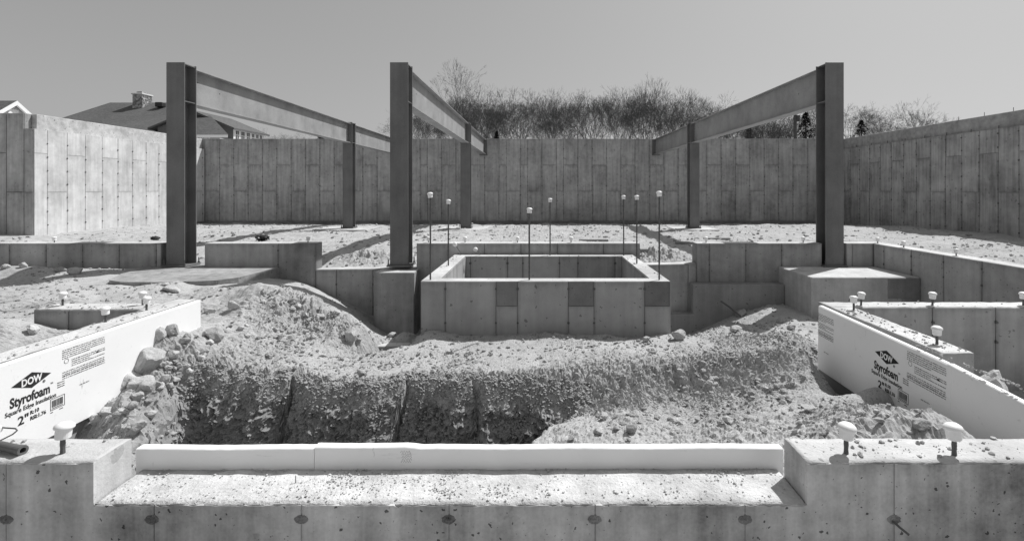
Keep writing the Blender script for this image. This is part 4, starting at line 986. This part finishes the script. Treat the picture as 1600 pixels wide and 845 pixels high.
Ps = np.concatenate(Ps); scatter('grit', Ps, .0022 * (7. ** (rs.uniform(0, 1, len(Ps)) ** 2.6)), 'crumbs of dirt on the tops of the near walls and pit', M['grit'], 7)

# metal tube and wire handle on the near wall
o = empty('metal_tool', (xw(10, 2.26), 2.26, WT)); tag(o, 'dark metal tube tool with a bent wire handle on the near wall at lower left', 'tool')
p1 = at(36, 711, 2.262); p1.z = WT + .022; p0 = at(-60, 690, 2.36); p0.z = WT + .03; dv = (p1 - p0).normalized(); bs = WPOS[o.name]
bm = bmesh.new(); seg = 20
def ringo(c, r):
    a = Vector((0, 0, 1)); a = (a - dv * a.dot(dv)).normalized(); b = dv.cross(a); return [bm.verts.new(c - bs + (a * math.cos(2 * math.pi * k / seg) + b * math.sin(2 * math.pi * k / seg)) * r) for k in range(seg)]
rr = [ringo(p0, .019), ringo(p1 - dv * .03, .019), ringo(p1 - dv * .028, .0215), ringo(p1, .0215), ringo(p1, .012), ringo(p1 - dv * .06, .011)]
for i in range(len(rr) - 1):
    for k in range(seg): bm.faces.new((rr[i][k], rr[i][(k + 1) % seg], rr[i + 1][(k + 1) % seg], rr[i + 1][k]))
bm.faces.new(rr[0]); bm.faces.new(rr[-1][::-1])
obj('tube', bm_mesh('tube', bm, False), o, bs, M['tube'])
bm = bmesh.new(); W_ = [at(-20, 664, 2.40), at(8, 668, 2.39), at(24, 669, 2.385), at(27, 672, 2.38), at(20, 678, 2.37), at(-4, 690, 2.33), at(-40, 706, 2.30)]
add_tube(bm, [Vector((v.x, v.y, max(v.z, WT + .005))) - bs for v in W_], .0035, 8); obj('wire_handle', bm_mesh('wire_handle', bm), o, bs, M['tube'])
bm = bmesh.new(); c = at(-2, 671, 2.38); add_tube(bm, [c - bs + Vector((-.05, .0, 0)), c - bs + Vector((-.005, 0, 0)), c - bs + Vector((.008, 0, 0))], [.02, .02, .012], 14); obj('knob', bm_mesh('knob', bm, False), o, bs, M['cap'])
bm = bmesh.new(); add_tube(bm, [Vector((0, 0, -.03)), Vector((0, 0, .035))], .002, 6); d = 2.36; tag(obj('nail', bm_mesh('nail', bm), None, (xw(462, d), d, LZ), M['bolt']), 'small nail standing upright on the dropped ledge', 'nail')

# scraps and planks on the far ground
def crumple(px, py, w_, h_, label):
    p = hit(px, py, 9.4); v = rock_shape(rnd.randrange(999), 1, .8, 1); v = v * (1 + .35 * fbm(v[:, 0:1] * 4, v[:, 1:2] * 4 + v[:, 2:3] * 3, 7, 3)); a = w_ * p.y / F / 2; h = h_ * p.y / F / 2
    v = v * np.array([a, a, h]); tag(obj('plastic_scrap', np_mesh('plastic_scrap', v, IC3[1]), None, p + Vector((0, 0, h * .6)), M['tarp']), label, 'plastic scrap')
crumple(409, 376, 22, 14, 'crumpled black plastic scrap behind the low wall right of the first column'); crumple(241, 375, 16, 7, 'black plastic heap behind the low wall just left of the first column')
for a, b, py, lab in ((1056, 1090, 380, 'weathered plank on the ground behind the second notch'), (1000, 1011, 391.5, 'plank end beside the far right corner of the pit wall'), (905, 950, 376, 'thin plank lying behind the pit'), (1100, 1140, 373.5, 'thin board lying in the dirt behind the low wall on the right')):
    p = hit((a + b) / 2, py, 9.4); hw = (b - a) * p.y / F / 2
    o = box('wood_plank', (p.x - hw, p.y - .07, p.z - .02), (p.x + hw, p.y + .07, p.z + .035), M['wood'], None, .004); tag(o, lab, 'plank', 'planks left on the ground')

# ================================================================== HOUSES BEYOND
def poly_obj(name, faces, m, parent):
    v = []; f = []
    for fc in faces: k = len(v); v += [Vector(p) - WPOS[parent.name] for p in fc]; f.append(tuple(range(k, k + len(fc))))
    return obj(name, mesh(name, v, f), parent, WPOS[parent.name], m)
GR = 2.6
def window(parent, x0, x1, y, z0, z1, panes=2, rows=2):
    fr = box('window', (x0, y - .06, z0), (x1, y + .02, z1), M['trim'], parent)
    wpn = (x1 - x0 - .12) / panes; hp = (z1 - z0 - .12) / rows
    for i in range(panes):
        for j in range(rows):
            box('pane', (x0 + .06 + wpn * i + .03, y - .075, z0 + .06 + hp * j + .03), (x0 + .06 + wpn * (i + 1) - .03, y - .058, z0 + .06 + hp * (j + 1) - .03), M['glass'], fr)
h = empty('house', (xw(230, 47), 47, GR)); tag(h, 'big house with a dark shingled hip roof and stone chimney behind the left wall', 'house')
def hp(px, py, d): return at(px, py, d)
ZE = zw(209, 44)                                     # eaves
d0, dr = 44., 51.
A0 = Vector((xw(20, d0), d0, ZE)); A1 = Vector((xw(292, d0), d0, ZE)); Rg0 = hp(172, 160.5, dr); Rg1 = hp(262, 160.5, dr); zr = Rg0.z
Rg1.z = zr; B0 = Vector((A0.x, 2 * dr - d0, ZE)); B1 = Vector((A1.x, 2 * dr - d0, ZE))
roof = poly_obj('roof', [(A0, A1, Rg1, Rg0), (A1, B1, Rg1), (B1, B0, Rg0, Rg1), (B0, A0, Rg0)], M['shingle'], h)
box('wall', (A0.x + .5, d0 + .5, GR - .5), (A1.x - .5, 2 * dr - d0 - .5, ZE - .02), M['siding'], h)
# chimney
c0 = hp(207, 166, 49.6); c1 = hp(222, 166, 49.6)
ch = box('chimney', (c0.x, 49.6, zr - 1.6), (c1.x, 50.9, zw(149, 50)), M['stone'], roof); box('chimney_cap', (c0.x - .08, 49.5, zw(149, 50)), (c1.x + .06, 51.0, zw(146.5, 50)), M['siding'], roof, .03); box('chimney_pot', (c0.x + .2, 49.8, zw(146.5, 50)), (c1.x - .2, 50.6, zw(143.5, 50)), M['stone'], roof, .05)
v0 = hp(245, 166, 49.6); box('roof_vent', (v0.x, 49.3, v0.z - .1), (v0.x + .7, 49.9, v0.z + .35), M['tarp'], roof, .05)
# lower middle part: a roof slope leaning on the wing behind it
r0, r1 = hp(270, 181, 43.9), hp(329, 183.5, 43.9); r1.z = r0.z; e0 = Vector((xw(262, 40), 40, zw(210.5, 40))); e1 = Vector((xw(357, 40), 40, e0.z))
bm = bmesh.new(); q = [e0, e1, r1, r0]; vv = [bm.verts.new(p - WPOS[h.name]) for p in q]; vb = [bm.verts.new(p - WPOS[h.name] - Vector((0, 0, .2))) for p in q]; bm.faces.new(vv); bm.faces.new(vb[::-1])
for i in range(4): j = (i + 1) % 4; bm.faces.new((vv[i], vb[i], vb[j], vv[j]))
obj('roof', bm_mesh('roof', bm), h, WPOS[h.name], M['shingle'])
box('fascia', (e0.x, 39.95, e0.z - .24), (e1.x - .05, 39.995, e0.z - .02), M['trim'], h)
box('wall', (e0.x + .3, 40.4, GR - .5), (e1.x - 1.0, 43.8, e0.z - .22), M['siding'], h)
for a, b in ((306.5, 314), (316, 321.5), (323, 328)): window(h, xw(a, 40.4), xw(b, 40.4), 40.4, zw(224, 40.4), zw(212.8, 40.4), 2, 2)
# right wing: its bright window wall faces right, its roof runs back
wx, wd0, wd1 = -26.7, 44.0, 48.9; ez_ = zw(198.5, wd0); rx_ = wx - 3.4; rz_ = ez_ + 1.45
prism_xz('wall', [(rx_ - 3.2, GR), (wx, GR), (wx, ez_), (rx_, rz_ - .12), (rx_ - 3.2, ez_)], wd0, wd1, M['shaded_siding'], h)  # shade under the eaves is put into this wall's dark colour
box('window_wall', (wx + .002, wd0, GR), (wx + .03, wd1, ez_ - .03), M['trim'], h)
for s_ in (1, -1):
    e_ = rx_ + s_ * (wx - rx_ + .35); zz = ez_ - .13
    bm = bmesh.new(); q = [Vector((rx_, wd0 - .45, rz_)), Vector((e_, wd0 - .45, zz)), Vector((e_, wd1 + .4, zz)), Vector((rx_, wd1 + .4, rz_))]
    vv = [bm.verts.new(p - WPOS[h.name]) for p in q]; vb = [bm.verts.new(p - WPOS[h.name] - Vector((0, 0, .16))) for p in q]; bm.faces.new(vv); bm.faces.new(vb[::-1])
    for i in range(4): j = (i + 1) % 4; bm.faces.new((vv[i], vb[i], vb[j], vv[j]))
    obj('roof', bm_mesh('roof', bm), h, WPOS[h.name], M['shingle'])
for a, b in ((367, 373), (375.5, 382), (384.5, 390), (392.5, 397), (399, 403.5), (405, 409)):
    ya, yb_ = -wx * F / (CX - a), -wx * F / (CX - b)
    fr = box('window', (wx + .01, ya, ez_ - 1.5), (wx + .06, yb_, ez_ - .22), M['trim'], h)
    n_ = 2; wp = (yb_ - ya - .08) / n_
    for i in range(n_):
        for j in range(3): box('pane', (wx + .055, ya + .05 + wp * i, ez_ - 1.44 + .4 * j), (wx + .068, ya + .04 + wp * (i + 1) - .05, ez_ - 1.44 + .4 * j + .34), M['glass'], fr)
# second house at the left edge
hd = 36.; ap = at(27, 157.5, hd); hw_ = 2.3; ez = ap.z - 1.75
h2 = empty('house', (ap.x - 5, hd, GR)); tag(h2, 'small house gable with white trim peeping over the wall at the left edge', 'house')
xg, xl = ap.x, ap.x - 11
bm = bmesh.new(); o_ = WPOS[h2.name]
prof = [(hd - hw_ + .25, GR - .5), (hd + hw_ - .25, GR - .5), (hd + hw_ - .25, ez + .05), (hd, ap.z - .22), (hd - hw_ + .25, ez + .05)]
a_ = [bm.verts.new(Vector((xg - .3, y, z)) - o_) for y, z in prof]; b_ = [bm.verts.new(Vector((xl + .3, y, z)) - o_) for y, z in prof]
bm.faces.new(a_); bm.faces.new(b_[::-1])
for i in range(5): j = (i + 1) % 5; bm.faces.new((a_[i], b_[i], b_[j], a_[j]))
obj('wall', bm_mesh('wall', bm), h2, o_, M['siding'])
box('window', (xg - .31, hd - .35, ap.z - 1.5), (xg - .26, hd + .35, ap.z - .62), M['trim'], h2)
for s_ in (-1, 1):
    bm = bmesh.new(); q = [Vector((xg - .02, hd, ap.z)), Vector((xg - .02, hd + s_ * hw_, ez)), Vector((xl, hd + s_ * hw_, ez)), Vector((xl, hd, ap.z))]
    a_ = [bm.verts.new(p - o_) for p in q]; b_ = [bm.verts.new(p - o_ - Vector((0, 0, .08))) for p in q]; bm.faces.new(a_); bm.faces.new(b_[::-1])
    for i in range(4): j = (i + 1) % 4; bm.faces.new((a_[i], b_[i], b_[j], a_[j]))
    obj('roof', bm_mesh('roof', bm), h2, o_, M['shingle'])
    bm = bmesh.new(); q = [Vector((xg, hd, ap.z - .01)), Vector((xg, hd + s_ * hw_, ez - .01)), Vector((xg, hd + s_ * hw_, ez - .32)), Vector((xg, hd, ap.z - .32))]
    a_ = [bm.verts.new(p - o_) for p in q]; b_ = [bm.verts.new(p - o_ - Vector((.16, 0, 0))) for p in q]; bm.faces.new(a_); bm.faces.new(b_[::-1])
    for i in range(4): j = (i + 1) % 4; bm.faces.new((a_[i], b_[i], b_[j], a_[j]))
    obj('rake_trim', bm_mesh('rake_trim', bm), h2, o_, M['trim'])

# ================================================================== TREES BEYOND
def grow(seed, H, levels=9, trunk=.34, ang=.42, ratio=.80, first=.36, up=.12, multi=1, rmin=.0095, three=.28):
    """a bare tree that forks again and again, so that its tips fill a rounded crown"""
    r = random.Random(seed); segs = [[], []]
    def branch(p, d, length, rad, lev):
        n = 4 if lev == 0 else (3 if lev < 4 else 2); rend = max(rad * .80, rmin * .8)
        for i in range(n):
            d = (d + Vector((r.gauss(0, 1), r.gauss(0, 1), r.gauss(0, .7))) * (.05 if lev == 0 else .11)).normalized(); q = p + d * (length / n)
            segs[0 if lev <= 1 else 1].append((p, q, rad + (rend - rad) * i / n, rad + (rend - rad) * (i + 1) / n)); p = q
            if 2 <= lev < levels - 1 and r.random() < .10: twig(p, d, length * r.uniform(.5, .8), lev + 2, rad)
        if lev >= levels: return
        k = 3 if r.random() < three else 2; o = d.orthogonal().normalized(); o.rotate(Matrix.Rotation(r.uniform(0, 6.283), 3, d))
        for j in range(k):
            oo = o.copy(); oo.rotate(Matrix.Rotation(6.283 * j / k + r.gauss(0, .35), 3, d)); a = abs(r.gauss(ang, .14)) * (.55 if (j == 0 and r.random() < .5) else 1)
            nd = (d * math.cos(a) + oo * math.sin(a) + Vector((0, 0, up))).normalized()
            branch(p, nd, length * ratio * r.uniform(.72, 1.18), max(rend * r.uniform(.62, .82), rmin), lev + 1)
    def twig(p, d, length, lev, rad):
        o = d.orthogonal().normalized(); o.rotate(Matrix.Rotation(r.uniform(0, 6.283), 3, d)); branch(p, (d * .7 + o * .7).normalized(), length, max(rad * .4, rmin), max(lev, levels - 2))
    for k in range(multi):
        t = 6.283 * k / multi; l = .0 if multi == 1 else .25
        branch(Vector((l * .5 * math.cos(t), l * .5 * math.sin(t), -.3)), Vector((l * math.cos(t) + r.gauss(0, .05), l * math.sin(t) + r.gauss(0, .05), 1)).normalized(), H * first, trunk / 2, 0)
    return segs
def seg_mesh(name, S, sides, m):
    P = np.array([s[0][:] for s in S]); Q_ = np.array([s[1][:] for s in S]); ra = np.array([s[2] for s in S]); rb = np.array([s[3] for s in S])
    D = Q_ - P; D /= np.linalg.norm(D, axis=1)[:, None] + 1e-9
    A = np.cross(D, np.where(np.abs(D[:, 2:3]) < .9, [[0, 0, 1.]], [[1., 0, 0]])); A /= np.linalg.norm(A, axis=1)[:, None]; Bv = np.cross(D, A); V_ = []
    for c, rad in ((P, ra), (Q_, rb)):
        for k in range(sides):
            t = 2 * math.pi * k / sides; V_.append(c + (A * math.cos(t) + Bv * math.sin(t)) * rad[:, None])
    V_ = np.stack(V_, 1); n = len(S); F_ = np.array([[k, (k + 1) % sides, sides + (k + 1) % sides, sides + k] for k in range(sides)])
    me = np_mesh(name, V_.reshape(-1, 3), (F_[None] + (np.arange(n) * 2 * sides)[:, None, None]).reshape(-1, 4)); me.materials.append(m); return me
protos = []
for k, (sd_, kw) in enumerate([(1, {}), (2, dict(ang=.48)), (3, dict(multi=2, trunk=.26, levels=8)), (4, dict(ang=.52, up=.06)), (5, dict(multi=3, trunk=.22, ang=.36, levels=8)), (6, dict(ang=.38, first=.36)), (7, dict(multi=2, ang=.46, trunk=.27, levels=8, first=.24))]):
    s = grow(sd_ * 13 + 5, 10., **kw); zmax = float(np.percentile([a[1].z for a in s[1]], 99.3))
    protos.append((seg_mesh('trunk', s[0], 6, M['bark']), seg_mesh('crown', s[1], 3, M['twig']), zmax))
def bare_tree(px, d, ytop, k, label, group, wide=1., base=GR):
    ztop = zw(ytop, d); s = (ztop - base) / protos[k][2]
    o = empty('bare_tree', (xw(px, d), d, base)); tag(o, label, 'tree', group)
    for nme, me in (('trunk', protos[k][0]), ('crown', protos[k][1])): obj(nme, me, o, WPOS[o.name])
    o.scale = (s * wide, s * wide, s); o.rotation_euler = (0, 0, rnd.uniform(0, 6.28)); return o
tops = [(640, 178), (660, 172), (690, 160), (720, 150), (745, 150), (770, 151), (800, 150), (830, 152), (870, 155), (905, 158), (940, 154), (970, 145), (1000, 137), (1030, 142), (1060, 149), (1092, 153), (1115, 160), (1150, 166), (1180, 170), (1210, 174), (1245, 172), (1275, 172)]
def top_at(px): return float(np.interp(px, [t[0] for t in tops], [t[1] for t in tops]))
G = 'bare trees in the wood behind the back wall'
px = 638.; i = 0
while px < 1285:
    for row in range(2):
        d = rnd.uniform(48, 56) if row == 0 else rnd.uniform(60, 76); x = px + rnd.uniform(-7, 7) + row * 7
        bare_tree(x, d, top_at(x) + rnd.uniform(-9, 11) - 2, rnd.randrange(7), 'leafless tree in the dense wood behind the back wall', G, rnd.uniform(.78, 1.1))
    px += 22; i += 1
s = grow(77, 10., levels=8, first=.42, ang=.46, three=.15, rmin=.010, up=.12, ratio=.78); protos.append((seg_mesh('trunk', s[0], 6, M['bark']), seg_mesh('crown', s[1], 3, M['twig']), float(np.percentile([a[1].z for a in s[1]], 99))))
bare_tree(707, 46, 98, 7, 'tallest bare tree, rising above the middle beam', None, .85)
s = grow(91, 10., levels=8, multi=3, ang=.5, up=.02, trunk=.24, first=.26, rmin=.010); protos.append((seg_mesh('trunk', s[0], 6, M['bark']), seg_mesh('crown', s[1], 3, M['twig']), float(np.percentile([a[1].z for a in s[1]], 99))))
bare_tree(1421, 60, 164, 8, 'lone spreading bare tree above the right wall', None, .9)
for px, y, lab in ((1328, 163, 'bare tree just right of the last column, nearest to it'), (1350, 176, 'bare tree right of the last column beside a dark conifer'), (1368, 184, 'low bare tree between the conifer and the lone spreading tree'), (1388, 185, 'low bushy bare tree just left of the lone spreading tree')): bare_tree(px, rnd.uniform(52, 60), y, rnd.randrange(6), lab, 'bare trees above the right wall', 1.15)
for px, y, lab in ((440, 205, 'low bare tree just right of the big house, below the left beam'), (466, 208, 'small bare treetop between the house and the evergreen bush')): bare_tree(px, 60, y, rnd.randrange(6), lab, 'small treetops below the left beam', .8)
def conifer_mesh(seed, H, W_):
    r = np.random.RandomState(seed); V_ = []; F_ = []
    for i in range(1500):
        t = r.uniform(0, 1) ** .8; z = H * (.08 + .92 * t); rad = W_ * (1 - t) ** .85 * (.6 + .4 * abs(math.sin(t * 17 + seed))) * r.uniform(.5, 1.2) ; a = r.uniform(0, 6.283); q = rad * r.uniform(.15, 1) ** .5
        c = np.array([math.cos(a) * q, math.sin(a) * q, z - q * .35]); o_ = np.array([math.cos(a), math.sin(a), -.4]); s_ = np.array([-math.sin(a), math.cos(a), 0]); l = r.uniform(.2, .5) * H / 8; k = len(V_)
        V_ += [c - s_ * l * .35, c + s_ * l * .35, c + o_ * l + np.array([0, 0, r.uniform(-.1, .2)])]; F_.append((k, k + 1, k + 2))
    return np_mesh('crown', V_, F_)
def conifer(px, d, ytop, W_, lab, seed, group='dark evergreens beyond the walls'):
    H = zw(ytop, d) - GR; o = empty('evergreen_tree', (xw(px, d), d, GR)); tag(o, lab, 'tree', group)
    obj('crown', conifer_mesh(seed, H, W_), o, WPOS[o.name], M['needle']); bm = bmesh.new(); add_tube(bm, [Vector((0, 0, -.3)), Vector((0, 0, H * .95))], [.16, .03], 6); obj('trunk', bm_mesh('trunk', bm), o, WPOS[o.name], M['bark'])
conifer(1259, 45, 176, 3.2, 'dark conifer beside the utility pole, left of the last column', 1); conifer(1346, 46, 188, 3.4, 'dark conifer above the right wall among the bare trees', 2)
conifer(502, 45, 204, 1.7, 'dark evergreen bush top between the left and middle beams', 3); conifer(776, 45, 205, 1.2, 'small dark evergreen over the back wall right of the middle beam end', 4); conifer(1170, 60, 196, 2.4, 'dark evergreen mass below the right beam', 5)
o = empty('utility_pole', (xw(1242.5, 43), 43, GR)); tag(o, 'dark utility pole behind the back wall next to the conifer', 'pole')
bm = bmesh.new(); add_tube(bm, [Vector((0, 0, -.5)), Vector((0, 0, zw(176, 43) - GR))], [.15, .12], 10); obj('post', bm_mesh('post', bm), o, WPOS[o.name], M['bark'])
bm = bmesh.new(); add_tube(bm, [Vector((.2, 0, 0)), Vector((.2, 0, .5))], .16, 10); obj('transformer', bm_mesh('transformer', bm), o, WPOS[o.name] + Vector((0, -.05, zw(190, 43) - GR)), M['bark'])
